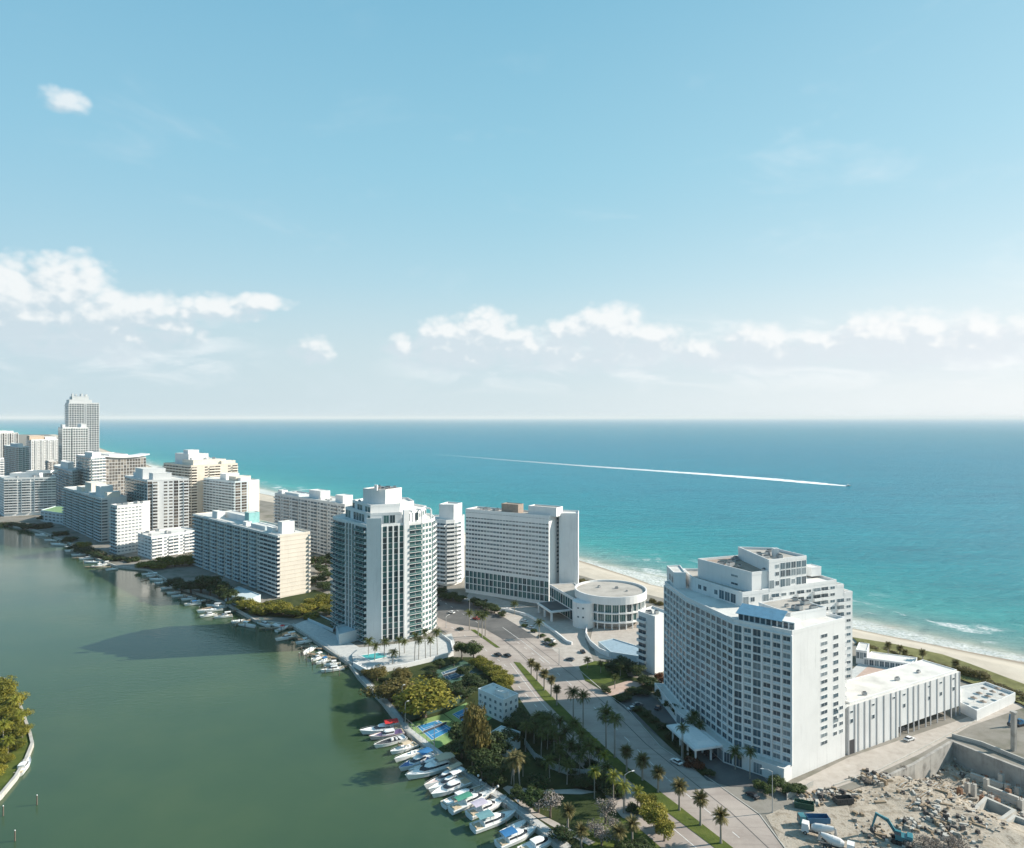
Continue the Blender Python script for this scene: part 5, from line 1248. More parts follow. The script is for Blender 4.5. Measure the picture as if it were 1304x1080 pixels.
trees([(231, 752, 8, 6), (243, 756, 10, 7), (256, 757, 13, 7.6), (267, 760, 15, 8), (279, 764, 13, 7.4), (290, 768, 10, 6.4), (302, 773, 8, 6), (222, 747, 7, 5.5)], 'dark', 'big dark tree in the shade of the cream balcony slab, %s from the left', 'dark trees by the cream slab')
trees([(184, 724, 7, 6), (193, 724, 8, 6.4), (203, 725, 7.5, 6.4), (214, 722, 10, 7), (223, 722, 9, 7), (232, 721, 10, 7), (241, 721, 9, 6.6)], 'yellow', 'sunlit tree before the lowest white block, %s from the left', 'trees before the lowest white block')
trees([(95, 700, 7, 6.5), (104, 703, 7, 6.5), (112, 706, 8, 7), (121, 708, 7, 6.5), (131, 711, 7, 6.5), (141, 714, 6, 6), (155, 714, 6, 6), (168, 716, 6, 6), (88, 690, 7, 7), (76, 683, 7, 7)], 'dark', 'dark tree at the bank below the long bluish slab, %s from the left', 'dark trees below the bluish slab')
trees([(108, 702, 9, 5)], 'yellow', 'single yellowish tree among the dark bank trees below the bluish slab', None)
trees([(14, 670, 6, 7), (24, 671, 6, 7), (34, 673, 7, 8), (44, 674, 8, 8), (54, 673, 9, 9), (58, 664, 9, 8), (6, 669, 5, 6)], 'dark', 'dark tree on the far bank at the left edge, %s from the left', 'dark trees of the far left bank')
trees([(402, 745, 8, 6), (412, 752, 8, 6), (408, 730, 8, 6), (418, 738, 8, 6), (415, 722, 8, 6), (402, 718, 8, 7), (420, 712, 7, 6)], 'dark', 'dark street tree in the gap between cream slab and condominium tower, %s from the left', 'street trees in the gap')
trees([(566, 764, 6, 4.4), (575, 766, 7, 4.6), (586, 768, 6, 4), (603, 772, 6, 4), (612, 775, 6.5, 4), (622, 778, 6, 4), (630, 782, 6, 4), (560, 756, 6, 5), (640, 786, 4, 3)], 'dark', 'dark street tree below the podium of the slab hotel, %s from the left', 'street trees below the slab hotel')
trees([(690, 812, 2.4, 2), (697, 818, 2.4, 2), (704, 824, 2.4, 2), (680, 806, 2.2, 1.8), (668, 799, 2.2, 1.8)], 'green', 'low green shrub on the drive edge of the slab hotel, %s from the left', 'shrubs on the drive edge', name='shrub')
trees([(78, 640, 8, 8), (72, 634, 8, 8), (80, 628, 8, 8)], 'dark', 'dark tree in the far gap left of the bluish slab, %s from the left', 'trees of the far gap')
trees([(1096, 822, 2.6, 3), (1106, 826, 2.6, 3), (1117, 829, 2.4, 3), (1127, 829, 2.4, 3), (1140, 834, 2.4, 3), (1158, 840, 2.6, 3), (1166, 843, 3, 3), (1186, 846, 2.4, 3), (1198, 850, 2.4, 3), (1209, 855, 3, 3), (1226, 860, 5, 3.8), (1236, 862, 5, 3.8), (1248, 866, 5, 3.6), (1257, 874, 3.6, 3.4), (1268, 876, 3, 3.4), (1278, 880, 3, 3.4), (1288, 884, 3, 3.4), (1298, 886, 3, 3.4), (1306, 892, 3, 3.4), (1270, 884, 2.6, 3), (1295, 893, 2.4, 3)], 'dune', 'olive dune shrub behind the beach, %s from the left', 'dune shrubs behind the beach', name='shrub')
trees([(740, 741, 3, 3.4), (748, 743, 3, 3.4), (756, 745, 2.6, 3), (766, 748, 2.4, 2.6), (777, 750, 2.6, 2.8), (788, 752, 2.2, 2.4), (832, 768, 3, 3), (840, 771, 3, 3)], 'dune', 'olive shrub on the sand behind the round rotunda, %s from the left', 'shrubs on the sand behind the rotunda', name='shrub')
trees([(1160, 1080, 3, 2.6), (1176, 1078, 3.4, 3), (1192, 1082, 3, 2.8), (1208, 1079, 3.6, 3), (1226, 1083, 3, 2.6), (1108, 999, 2, 1.6), (1150, 980, 1.6, 1.6)], 'grey', 'dry brown bush on the building site, %s from the left', 'dry bushes on the building site', name='shrub')
# ---- island corner at the left edge
ISL = [(-160, 840), (-30, 858), (6, 866), (24, 895), (38, 935), (41, 948), (33, 968), (20, 990), (0, 1014), (-60, 1060), (-200, 1080)]
poly_sheet('island_ground', [G(*p) for p in ISL], .02, M['lawn'])
strip_wall([G(*p) for p in ISL[1:10]], -3, .45, 1.0, 'seawall', 'concrete', 'sandy pale seawall round the green island corner at the left edge', 'seawall')
trees([(-8, 886, 8, 5), (6, 896, 9, 5), (14, 908, 8, 4.4), (22, 925, 7, 4.2), (2, 918, 8, 5), (28, 940, 5, 3.2), (12, 938, 6, 4), (-6, 940, 7, 4.6), (20, 956, 4, 2.8), (-4, 965, 5, 3.4), (8, 972, 3.6, 2.6), (-10, 990, 5, 4)], 'yellow', 'leafy tree on the island corner at the left edge, %s from the left', 'trees on the island corner')
palm_row([(18, 915, 7), (4, 945, 6), (26, 932, 6), (10, 962, 5)], 'coco', 'palm on the island corner at the left edge, %s from the left', 'palms on the island corner', 'frondyellow', .9, key=lambda p: p[0])
# ------------------------------------------------------------ boats
M['hull'] = mat('white_gelcoat', (.78, .78, .76), .3, .5, var=.03); M['teak'] = mat('teak_deck', (.42, .33, .24), .7); M['hullblue'] = mat('blue_hull_cover', (.04, .14, .36), .5)
M['canvasred'] = mat('red_canvas', (.55, .03, .03), .8, var=.08); M['canvasblue'] = mat('blue_canvas', (.03, .15, .33), .8, var=.08); M['canvasgreen'] = mat('green_canvas', (.06, .24, .17), .8, var=.08); M['canvasteal'] = mat('teal_canvas', (.14, .28, .30), .8, var=.1)
M['canvasbeige'] = mat('beige_canvas', (.55, .45, .32), .8, var=.08); M['canvaswhite'] = mat('white_canvas', (.74, .73, .70), .8, var=.05); M['pinkhull'] = mat('pinkish_hull', (.72, .56, .52), .4)
M['canvasviolet'] = mat('violet_canvas', (.46, .42, .50), .8); M['smoke'] = mat('smoked_windows', (.03, .035, .045), .08, .5, var=0); M['canvaspurple'] = mat('dark_purple_canvas', (.10, .07, .16), .8)
def hull_mesh(L, Bm, fb, deck=None):
    """loft from stern (x=0) to bow (x=L)"""
    b = MB(); n = 14; secs = []
    for i in range(n+1):
        t = i/n; hb = Bm/2*(1 - max(0, (t-.42)/.58)**2.1); sh = fb*(1 + .45*t*t); kz = -.45*(1-t**6) + .0
        if i == n: hb = .05
        x = L*t*(1.0)
        secs.append([(x-.02*L*(0), -hb, sh), (x - (.06*L*t**3), -hb*.86, fb*.25), (x-(.10*L*t**3), 0, kz-.2), (x-(.06*L*t**3), hb*.86, fb*.25), (x, hb, sh)])
    for i in range(n):
        for j in range(4): b.quad(secs[i][j], secs[i][j+1], secs[i+1][j+1], secs[i+1][j], 0)
        b.quad(tuple(Vector(secs[i][4])-Vector((0, 0, .12))), tuple(Vector(secs[i][0])-Vector((0, 0, .12))), tuple(Vector(secs[i+1][0])-Vector((0, 0, .12))), tuple(Vector(secs[i+1][4])-Vector((0, 0, .12))), 1)
        for j in (0, 4):      # gunwale rail
            b.path([secs[i][j], secs[i+1][j]], [.06*Bm/3, .06*Bm/3], 4, 0)
    b.add(secs[0], [(4, 3, 2, 1, 0)], 0)
    return b
def make_boat(stern, bow, label, canopy=None, cabin=1, hull='hull', deck='hull', group='boats moored along the quay', fly=False, cover=None, name='motor_boat', beam=None):
    a, c = Vector(G(*stern, -1.2)), Vector(G(*bow, -1.2)); L = (c-a).length; Bm = beam or (.24*L + .9); fb = .045*L + .65
    t = thing(name, label, 'boat', (a.x, a.y, -1.3), group, rz=atan2(c.y-a.y, c.x-a.x))
    hull_mesh(L, Bm, fb).build('hull', [hull, deck], t)
    b = MB(); z0 = fb*1.02
    if cabin:
        x0, x1 = (.30*L, .72*L) if cabin == 1 else (.22*L, .78*L); h = .85 + .03*L; w_ = Bm*.36
        def ring(z, xa, xb, wf, wr): return [(xa, -wr, z), (lerp(xa, xb, .6), -wr*1.02, z), (lerp(xa, xb, .88), -wf*.8, z), (xb, 0, z), (lerp(xa, xb, .88), wf*.8, z), (lerp(xa, xb, .6), wr*1.02, z), (xa, wr, z)]
        lerp = lambda p, q, s_: p + (q-p)*s_
        r1, r2, r3 = ring(z0-.1, x0, x1, w_, w_), ring(z0+h*.42, x0, x1-.04*L, w_*.96, w_*.97), ring(z0+h, x0-.02*L, x1-.16*L, w_*.8, w_*.84)
        r2b, r3b = ring(z0+h*.46, x0+.06, x1-.045*L, w_*.95, w_*.96), ring(z0+h*.88, x0+.06, x1-.14*L, w_*.82, w_*.87)
        b.add(r1+r2, [(i, i+1, 7+i+1, 7+i) for i in range(6)] + [(6, 0, 7, 13)], 0)
        b.add(r2+r3, [(i, i+1, 7+i+1, 7+i) for i in range(6)] + [(6, 0, 7, 13)], 0); b.add(r3, [tuple(range(7))], 0)
        b.build('cabin', ['hull'], t)
        b = MB(); out_ = [(x, y*1.035, z) for x, y, z in r2b]; out2 = [(x, y*1.035, z) for x, y, z in r3b]
        out_ = [(x+.05*(i in (2, 3, 4))*2, y, z) for i, (x, y, z) in enumerate(out_)]; out2 = [(x+.05*(i in (2, 3, 4))*2, y, z) for i, (x, y, z) in enumerate(out2)]
        b.add(out_+out2, [(i, i+1, 7+i+1, 7+i) for i in range(6)]); b.build('windscreen', ['smoke'], t)
        zt = z0 + h
        if fly:
            b = MB(); b.box(x0+.02*L, x0+.24*L, -w_*.8, w_*.8, zt, zt+.12); b.box(x0+.22*L, x0+.25*L, -w_*.78, w_*.78, zt+.12, zt+.75); b.box(x0+.02*L, x0+.22*L, -w_*.82, -w_*.76, zt+.12, zt+.6); b.box(x0+.02*L, x0+.22*L, w_*.76, w_*.82, zt+.12, zt+.6)
            b.box(x0+.08*L, x0+.12*L, -.5, .5, zt+.12, zt+.55); b.build('flybridge', ['hull'], t); zt += .7
    else:
        b.box(.38*L, .46*L, -.4, .4, z0-.3, z0+.75, 0, .06); b.box(.26*L, .31*L, -.6, .6, z0-.3, z0+.35, 0, .05); b.build('console', ['hull'], t); zt = z0 + .6
    b = MB(); b.box(.03*L, .20*L, -Bm*.36, Bm*.36, fb*.75, fb*.95, 0, .04); b.box(.03*L, .06*L, -Bm*.36, Bm*.36, fb*.95, fb*1.3, 0, .03); b.build('cockpit_seat', ['canvasbeige' if deck == 'hull' else 'hull'], t)
    if canopy:
        xa, xb = (.10*L, .42*L) if cabin else (.26*L, .54*L); zc = zt + (.55 if fly else .95); w_ = Bm*.4; b = MB(); n = 6
        for i in range(n):
            y0, y1 = -w_ + 2*w_*i/n, -w_ + 2*w_*(i+1)/n; s0, s1 = .28*(1-(y0/w_)**2), .28*(1-(y1/w_)**2)
            b.add([(xa, y0, zc+s0), (xb, y0, zc+s0), (xb, y1, zc+s1), (xa, y1, zc+s1), (xa, y0, zc+s0-.06), (xb, y0, zc+s0-.06), (xb, y1, zc+s1-.06), (xa, y1, zc+s1-.06)], [(0, 1, 2, 3), (7, 6, 5, 4), (0, 4, 5, 1), (2, 6, 7, 3)] + ([(3, 7, 4, 0), (1, 5, 6, 2)] if True else []))
        cn = b.build('canopy', [canopy], t)
        for x in (xa+.1, xb-.1):
            for y in (-w_*.95, w_*.95):
                b = MB(); b.tube((x, y, fb), (x, y, zc), .045, n=5); b.build('canopy_post', ['steel'], t)
    if cover:
        b = MB(); b.add([(.05*L, -Bm*.42, fb), (.62*L, -Bm*.40, fb*1.1), (.85*L, 0, fb*1.35), (.62*L, Bm*.40, fb*1.1), (.05*L, Bm*.42, fb), (.1*L, 0, fb+.7), (.6*L, 0, fb+1.0)], [(0, 1, 6, 5), (5, 6, 3, 4), (1, 2, 6), (6, 2, 3), (0, 5, 4)]); b.build('boat_cover', [cover], t)
    # bow rail
    b = MB(); pts = []
    for i in range(9):
        tt = .62 + .36*i/8; hb = Bm/2*(1 - max(0, (tt-.42)/.58)**2.1)*.92; pts.append((L*tt, hb, fb*(1+.45*tt*tt)+.55))
    pr = pts + [(x, -y, z) for x, y, z in reversed(pts)]
    b.path(pr, [.035]*len(pr), 4)
    for q in pr[::3]: b.tube((q[0], q[1], q[2]-.6), q, .03, n=4)
    b.build('bow_rail', ['steel'], t)
    return t
make_boat((512, 929), (458, 937), 'white motor boat under a bright red canopy, farthest of the quay row', 'canvasred', fly=False)
make_boat((514, 935), (470, 944), 'pinkish white boat with a dark purple cover beside the red canopied boat', None, hull='pinkhull', cover='canvaspurple')
make_boat((516, 942), (476, 955), 'open white speedboat with dark cockpit, third from the far end of the quay row', None, cabin=0, deck='smoke')
make_boat((530, 951), (497, 963), 'small cream centre console boat with a beige top on a lift', 'canvasbeige', cabin=0)
make_boat((552, 965), (508, 985), 'white boat with a deep blue cover over its cockpit', 'canvasblue', deck='hullblue', cover=None)
make_boat((582, 974), (516, 996), 'large white boat under a wide beige roof canopy', 'canvasbeige', cabin=2, fly=True)
make_boat((591, 984), (540, 1008), 'white boat with a pink tinted deck squeezed between two larger boats', 'canvasbeige', hull='hull', deck='pinkhull', beam=3.0)
make_boat((597, 998), (549, 1019), 'sleek white cabin cruiser pointing its bow to the open water', None, cabin=1, deck='hull')
make_boat((565, 1030), (620, 1006), 'white cruiser with open stern deck moored next to the green canopied boat', None, cabin=1, deck='teak', beam=3.6)
make_boat((574, 1037), (632, 1012), 'white motor yacht with a green canopy over its deck', 'canvasgreen', cabin=1, beam=3.6)
make_boat((597, 1043), (645, 1022), 'white cruiser with a pale lilac canopy over its deck', 'canvasviolet', cabin=1)
make_boat((602, 1060), (657, 1040), 'long white flybridge yacht with a teal canopy at its stern', 'canvasteal', cabin=2, fly=True)
make_boat((634, 1081), (684, 1060), 'white sport yacht with a blue canopy nearest the bottom edge', 'canvasblue', cabin=2)
make_boat((664, 1090), (712, 1068), 'white boat with dark windows cut by the bottom edge of the photo', None, cabin=1)
make_boat((22, 990), (38, 970), 'small white boat at the seawall of the island corner', None, cabin=1, group=None)
make_boat((540, 958), (502, 973), 'low white runabout squeezed in before the deep blue covered boat', None, cabin=0, beam=2.4)
make_boat((568, 971), (520, 988), 'slim white cruiser between the blue covered boat and the beige roofed one', None, cabin=1, beam=2.8)
make_boat((594, 991), (545, 1013), 'white cuddy boat with cream canopy in the middle of the packed quay row', 'canvaswhite', cabin=1, beam=3.2)
make_boat((640, 1066), (672, 1050), 'narrow open white boat between the flybridge yacht and the blue canopied yacht', None, cabin=0, beam=2.6)
# small boats along the far bank: stern, bow (px), kind
FARB = [((306, 797), (326, 801), 'canvaswhite'), ((330, 795), (345, 801), 'canvasbeige'), ((345, 797), (362, 803), None), ((378, 812), (350, 818), 'canvaswhite'), ((352, 806), (368, 800), 'canvasred'), ((402, 826), (386, 836), None), ((410, 838), (396, 844), 'canvaswhite'), ((438, 853), (408, 858), None), ((434, 848), (412, 850), 'canvaswhite'),
        ((284, 778), (250, 782), None), ((288, 775), (262, 774), 'canvaswhite'), ((276, 784), (254, 788), None), ((256, 770), (234, 773), 'canvasblue'), ((250, 764), (230, 766), None), ((230, 756), (212, 758), None), ((222, 750), (204, 752), 'canvaswhite'), ((214, 744), (196, 745), None), ((208, 740), (190, 740), None), ((202, 735), (186, 736), 'canvaswhite'),
        ((128, 718), (106, 718), None), ((134, 722), (116, 724), 'canvaswhite'), ((104, 703), (82, 704), None), ((110, 708), (90, 709), None), ((84, 696), (64, 695), None), ((72, 690), (56, 690), None), ((60, 684), (44, 683), None), ((150, 726), (134, 728), None), ((100, 698), (82, 699), 'canvaswhite'), ((120, 713), (100, 714), None), ((140, 720), (124, 722), 'canvaswhite'), ((196, 732), (180, 734), None), ((236, 760), (218, 762), None), ((262, 767), (242, 769), None), ((296, 786), (272, 789), 'canvaswhite'), ((312, 792), (294, 795), None), ((396, 818), (376, 822), 'canvaswhite'), ((420, 842), (402, 848), 'canvasblue')]
for i, (st_, bw, cv) in enumerate(sorted(FARB, key=lambda r: -(r[0][0]+r[1][0]))):
    make_boat(st_, bw, '%smotor boat at the far bank docks, %s from the condominium tower' % ({'canvaswhite': 'white topped ', 'canvasbeige': 'beige topped ', 'canvasred': 'red topped ', 'canvasblue': 'blue topped ', None: 'open '}[cv], nth(i)), cv, cabin=0 if i % 3 else 1, group='small boats along the far bank', beam=3.0)
# docks and mooring piles
def dock(p, q, w_, label):
    a, c = Vector(G(*p)), Vector(G(*q)); L = (c-a).length; t = thing('dock', label, 'dock', (a.x, a.y, 0), 'finger docks along the bank', rz=atan2(c.y-a.y, c.x-a.x))
    b = MB(); n = max(2, int(L/1.2))
    for i in range(n): b.box(L*i/n+.02, L*(i+1)/n-.02, -w_/2, w_/2, -.42, -.30)
    b.box(0, L, -w_/2+.1, -w_/2+.25, -.6, -.42); b.box(0, L, w_/2-.25, w_/2-.1, -.6, -.42); b.build('deck', ['timber' if L < 25 else 'concrete'], t)
    for k in range(max(2, int(L/6)+1)):
        x = min(L-.3, .3+6*k); b = MB(); b.tube((x, -w_/2-.1, -4), (x, -w_/2-.1, .7), .16, n=6); b.build('dock_pile', ['bark'], t)
DK = [((448, 846), (410, 853)), ((430, 838), (392, 832)), ((410, 826), (380, 822)), ((392, 812), (364, 812)), ((376, 799), (330, 800)), ((320, 789), (298, 795)), ((268, 764), (240, 770)), ((232, 751), (208, 755)), ((200, 734), (180, 738)), ((216, 742), (196, 746)), ((250, 758), (226, 762)), ((282, 770), (256, 776)), ((118, 710), (92, 711)), ((86, 692), (62, 691)), ((300, 777), (276, 785)), ((140, 722), (108, 722)), ((510, 931), (488, 935)), ((526, 944), (508, 950)), ((560, 966), (540, 976)), ((628, 1017), (606, 1028)), ((648, 1030), (626, 1040)), ((664, 1044), (646, 1052)), ((676, 1056), (660, 1063))]
for i, (p, q) in enumerate(sorted(DK, key=lambda r: -r[0][1])): dock(p, q, 1.8, 'narrow dock reaching from the bank into the lagoon, %s from the bottom edge' % nth(i))
PL = [(244, 772), (254, 780), (262, 785), (234, 764), (214, 756), (198, 748), (186, 741), (296, 793), (312, 800), (326, 806), (346, 808), (358, 806), (386, 836), (396, 838), (106, 719), (90, 706), (376, 818), (384, 832), (390, 842), (398, 848), (404, 840), (388, 826), (414, 858), (424, 858), (432, 862), (306, 797), (370, 812), (300, 804), (338, 806), (422, 846), (400, 834), (410, 850), (381, 840), (394, 828), (372, 824), (19, 1072), (47, 1026), (4, 1040)]
pile = None
for i, (x, y) in enumerate(sorted(PL)):
    g = G(x, y, -1.3)
    if pile is None:
        b = MB(); b.tube((0, 0, -3), (0, 0, 3.0), .2, .17, 7); b.tube((0, 0, 3.0), (0, 0, 3.25), .2, .04, 7, 1); pm = b.mesh('mooring_pile', ['bark', 'bright'])
    o = bpy.data.objects.new('mooring_pile', pm); C.objects.link(o); o.location = (g[0], g[1], -1.3); pile = o
    tag(o, 'wooden mooring pile standing in the lagoon, %s from the left' % nth(i), 'pile', 'mooring piles in the lagoon')
# ------------------------------------------------------------ speedboat and wake out at sea
M['foam'] = None
def foam_material():
    m = bpy.data.materials.new('white_foam'); m.use_nodes = True; t = NT(m.node_tree); p = t.n['Principled BSDF']
    p.inputs['Base Color'].default_value = (.86, .88, .88, 1); p.inputs['Roughness'].default_value = .8
    geo = t.node('ShaderNodeNewGeometry'); uv = t.node('ShaderNodeUVMap')
    u, v, _ = t.sep(uv.outputs[0])
    e = t.math('MULTIPLY', t.math('MULTIPLY', v, t.math('SUBTRACT', 1.0, v)), 4.0)
    n = t.noise(t.mapping(geo.outputs['Position'], scale=(.03, .10, 1)), 1.0, 6, .65)
    al = t.math('MULTIPLY', t.smooth(t.math('ADD', e, t.math('MULTIPLY', t.math('SUBTRACT', n, .5), 2.0)), .12, .6), t.smooth(u, 1.0, .25, .0, .95))
    t.link(al, p.inputs['Alpha']); return m
M['foam'] = foam_material()
wk = [(1080, 620), (1040, 616.5), (980, 611), (900, 605), (820, 599.5), (740, 594), (660, 588), (580, 581.5), (510, 577)]
b = MB(); P = [Vector(G(x, y, -1.4)) for x, y in wk]; uvs = []
W_ = [8, 20, 24, 23, 21, 19, 18, 18, 18]; n = len(P)
nr = []
for i in range(n):
    d = (P[min(n-1, i+1)] - P[max(0, i-1)]).normalized(); nr.append(Vector((-d.y, d.x)))
for i in range(n-1):
    a, c = P[i], P[i+1]
    b.quad((a.x-nr[i].x*W_[i], a.y-nr[i].y*W_[i], -1.38), (a.x+nr[i].x*W_[i], a.y+nr[i].y*W_[i], -1.38), (c.x+nr[i+1].x*W_[i+1], c.y+nr[i+1].y*W_[i+1], -1.38), (c.x-nr[i+1].x*W_[i+1], c.y-nr[i+1].y*W_[i+1], -1.38))
    uvs += [(i/(n-1), 0), (i/(n-1), 1), ((i+1)/(n-1), 1), ((i+1)/(n-1), 0)]
o = b.build('wake', ['foam']); lay = o.data.uv_layers.new(name='UVMap')
for i, q in enumerate(uvs): lay.data[i].uv = q
tag(o, 'long straight white foam wake trailing the speedboat across the turquoise sea', 'wake', kind='stuff')
make_boat((1078, 619.9), (1084, 620.2), 'tiny white speedboat far out on the sea at the head of its wake', 'canvaswhite', cabin=1, group=None, name='speedboat', beam=5)

# ------------------------------------------------------------ cars
def car_meshes(paint):
    b = MB(); L_, W_ = 4.5, 1.8
    prof = [(-2.25, .45), (-2.25, .85), (-2.1, .95), (-1.2, .98), (.95, .95), (2.0, .82), (2.22, .65), (2.22, .4)]
    for sg in (-1, 1):
        v = [(x, sg*W_/2, z) for x, z in prof]; b.add(v, [tuple(range(8)) if sg < 0 else tuple(reversed(range(8)))])
    for i in range(8):
        (x0, z0), (x1, z1) = prof[i], prof[(i+1) % 8]; b.quad((x0, W_/2, z0), (x1, W_/2, z1), (x1, -W_/2, z1), (x0, -W_/2, z0))
    body = b.mesh('body', [paint])
    b = MB(); lo = [(-1.75, .96), (1.0, .95)]; up = [(-1.2, 1.45), (.3, 1.47)]
    w0, w1 = .86, .68
    v = [(lo[0][0], -w0, lo[0][1]), (lo[1][0], -w0, lo[1][1]), (lo[1][0], w0, lo[1][1]), (lo[0][0], w0, lo[0][1]), (up[0][0], -w1, up[0][1]), (up[1][0], -w1, up[1][1]), (up[1][0], w1, up[1][1]), (up[0][0], w1, up[0][1])]
    b.add(v, [(0, 1, 5, 4), (1, 2, 6, 5), (2, 3, 7, 6), (3, 0, 4, 7)], 0)
    cabin = b.mesh('windows', ['smoke'])
    b = MB(); b.box(up[0][0]-.03, up[1][0]+.05, -w1-.02, w1+.02, 1.445, 1.5, 0, .02); roof = b.mesh('roof', [paint])
    return body, cabin, roof
for nme, c in (('white', (.75, .75, .74)), ('black', (.02, .02, .022)), ('silver', (.42, .43, .44)), ('dark green', (.03, .06, .045)), ('red', (.35, .03, .025)), ('grey', (.14, .145, .15))): M['car_' + nme] = mat('car_paint_' + nme.replace(' ', '_'), c, .28, .5, var=0)
CARM = {}
def car(px, py, heading, paint, label, group='cars on the road and drives', z=.06):
    if paint not in CARM: CARM[paint] = car_meshes('car_' + paint)
    g = G(px, py); t = thing('car', label, 'car', (g[0], g[1], z), group, rz=R(heading))
    bo, ca, ro = CARM[paint]; put('body', bo, t); put('windows', ca, t); put('roof', ro, t)
    for x in (-1.4, 1.4):
        for y in (-.82, .82): put('wheel', WHS, t, (x, y, .33))
car(634, 836, 130, 'black', 'black car at the junction on the left lane, left one of the pair')
car(646, 837, 130, 'black', 'black car at the junction by the median tip, right one of the pair')
car(586, 803, 135, 'dark green', 'dark green car on the pale road near the junction palms')
car(861, 973, 125, 'white', 'white car driving on the shaded road beside the resort hotel')
car(688, 920, 128, 'white', 'white car half hidden in shade on the left carriageway')
car(668, 793, 140, 'white', 'white car on the sunken drive of the slab hotel, farther of two'); car(676, 801, 140, 'white', 'white car on the sunken drive of the slab hotel, nearer of two')
car(702, 818, 140, 'white', 'white car parked by the shrubs at the drive end'); car(696, 822, 140, 'grey', 'grey car parked by the shrubs at the drive end')
car(632, 779, 150, 'silver', 'silver car under the far end of the slab hotel drive'); car(645, 778, 150, 'white', 'white car under the podium of the slab hotel, right of the silver car')
car(806, 905, 20, 'silver', 'silver car in the shaded hotel forecourt, nearer of two'); car(812, 900, 20, 'grey', 'grey car in the shaded hotel forecourt, farther of two')
car(904, 965, 120, 'black', 'black car under the porch of the resort hotel'); car(838, 904, 60, 'black', 'black car parked below the garden of the resort hotel')
car(742, 832, 100, 'black', 'black car in the sun beside the curved garden wall'); car(726, 842, 150, 'grey', 'grey car turning at the end of the drive')
car(1158, 944, 28, 'white', 'white car parked on the dirt access road before the annexe'); car(1149, 931, 28, 'grey', 'grey car under the raised part of the annexe')
car(958, 1016, 120, 'black', 'black car near the hotel corner shrubs'); car(770, 918, 128, 'grey', 'grey car on the main road in the hotel shadow')
for i, (x, y, p_) in enumerate([(540, 760, 'white'), (556, 772, 'black'), (520, 748, 'silver'), (575, 782, 'white'), (606, 790, 'red')]): car(x, y, 140, p_, '%s car on the dark far avenue behind the condominium tower, %s from the left' % (p_, ['second', 'third', 'first', 'fourth', 'fifth'][i]))

# ------------------------------------------------------------ street lamps, poles
def lamp(px, py, h, rz, label, arm=2.6):
    g = G(px, py); t = thing('street_lamp', label, 'street lamp', (g[0], g[1], 0), 'street lamps', rz=R(rz))
    b = MB(); b.path([(0, 0, 0), (0, 0, h*.5), (0, 0, h)], [.17, .13, .09], 7); b.tube((0, 0, 0), (0, 0, .5), .28, .2, 8); b.build('pole', ['steel'], t)
    b = MB(); b.path([(0, 0, h-.05), (arm*.5, 0, h+.5), (arm, 0, h+.6)], [.07, .06, .05], 6); b.build('arm', ['steel'], t)
    b = MB(); b.box(arm-.1, arm+.85, -.17, .17, h+.5, h+.68, 0, .05); b.build('lamp_head', ['white'], t)
lamp(795.7, 1036, 11.5, 25, 'tall street lamp with arm over the shaded lower road'); lamp(983.6, 1036, 12.5, 170, 'tall street lamp by the resort hotel corner')
lamp(568, 800, 6, 60, 'short lamp with wide head on the junction before the condominium tower'); lamp(598, 783, 9, 200, 'street lamp on the dark far avenue')
lamp(868, 966, 10, 200, 'lamp pole in the planted strip before the hotel forecourt'); lamp(712, 848, 8, 200, 'lamp on the kerb by the end of the drive')
lamp(516, 924, 8.5, 30, 'lamp pole at the corner of the sunlit tennis court by the quay', .8); lamp(553, 952, 8.5, 30, 'lamp pole at the near corner of the sunlit tennis court', .8)
lamp(512, 910, 11, 30, 'tall pale pole at the seawall above the red canopied boat', .5)
g = G(1291, 960, -1)
b = MB(); b.obox((g[0], g[1], 0), .4, -.7, .7, -.7, .7, -2, 13.5, 0); b.obox((g[0], g[1], 0), .4, -.9, .9, -.9, .9, 13.5, 14.0, 0); b.obox((g[0], g[1], 0), .4, -.9, .9, -.9, .9, -2, -.6, 0)
tag(b.build('column', ['pit'], org=(g[0], g[1], 0)), 'tall lone dark column rising from the building site at the right edge', 'column')
for i, (x, y) in enumerate([(609, 1000), (612, 1006), (634, 1014), (660, 1033)]):
    g = G(x, y); t = thing('path_lamp', 'small white globe lamp along the quay gardens, %s from the left' % nth(i), 'lamp', (g[0], g[1], 0), 'globe lamps of the quay'); ORG[t.name] = (0, 0, 0)
    b = MB(); b.tube((0, 0, 0), (0, 0, 2.6), .06, n=6); b.build('post', ['darkframe'], t)
    me = bpy.data.meshes.new('globe'); bm = bmesh.new(); bmesh.ops.create_uvsphere(bm, u_segments=12, v_segments=8, radius=.38); bm.to_mesh(me); bm.free(); me.materials.append(M['bright']); put('globe', me, t, (0, 0, 2.9))

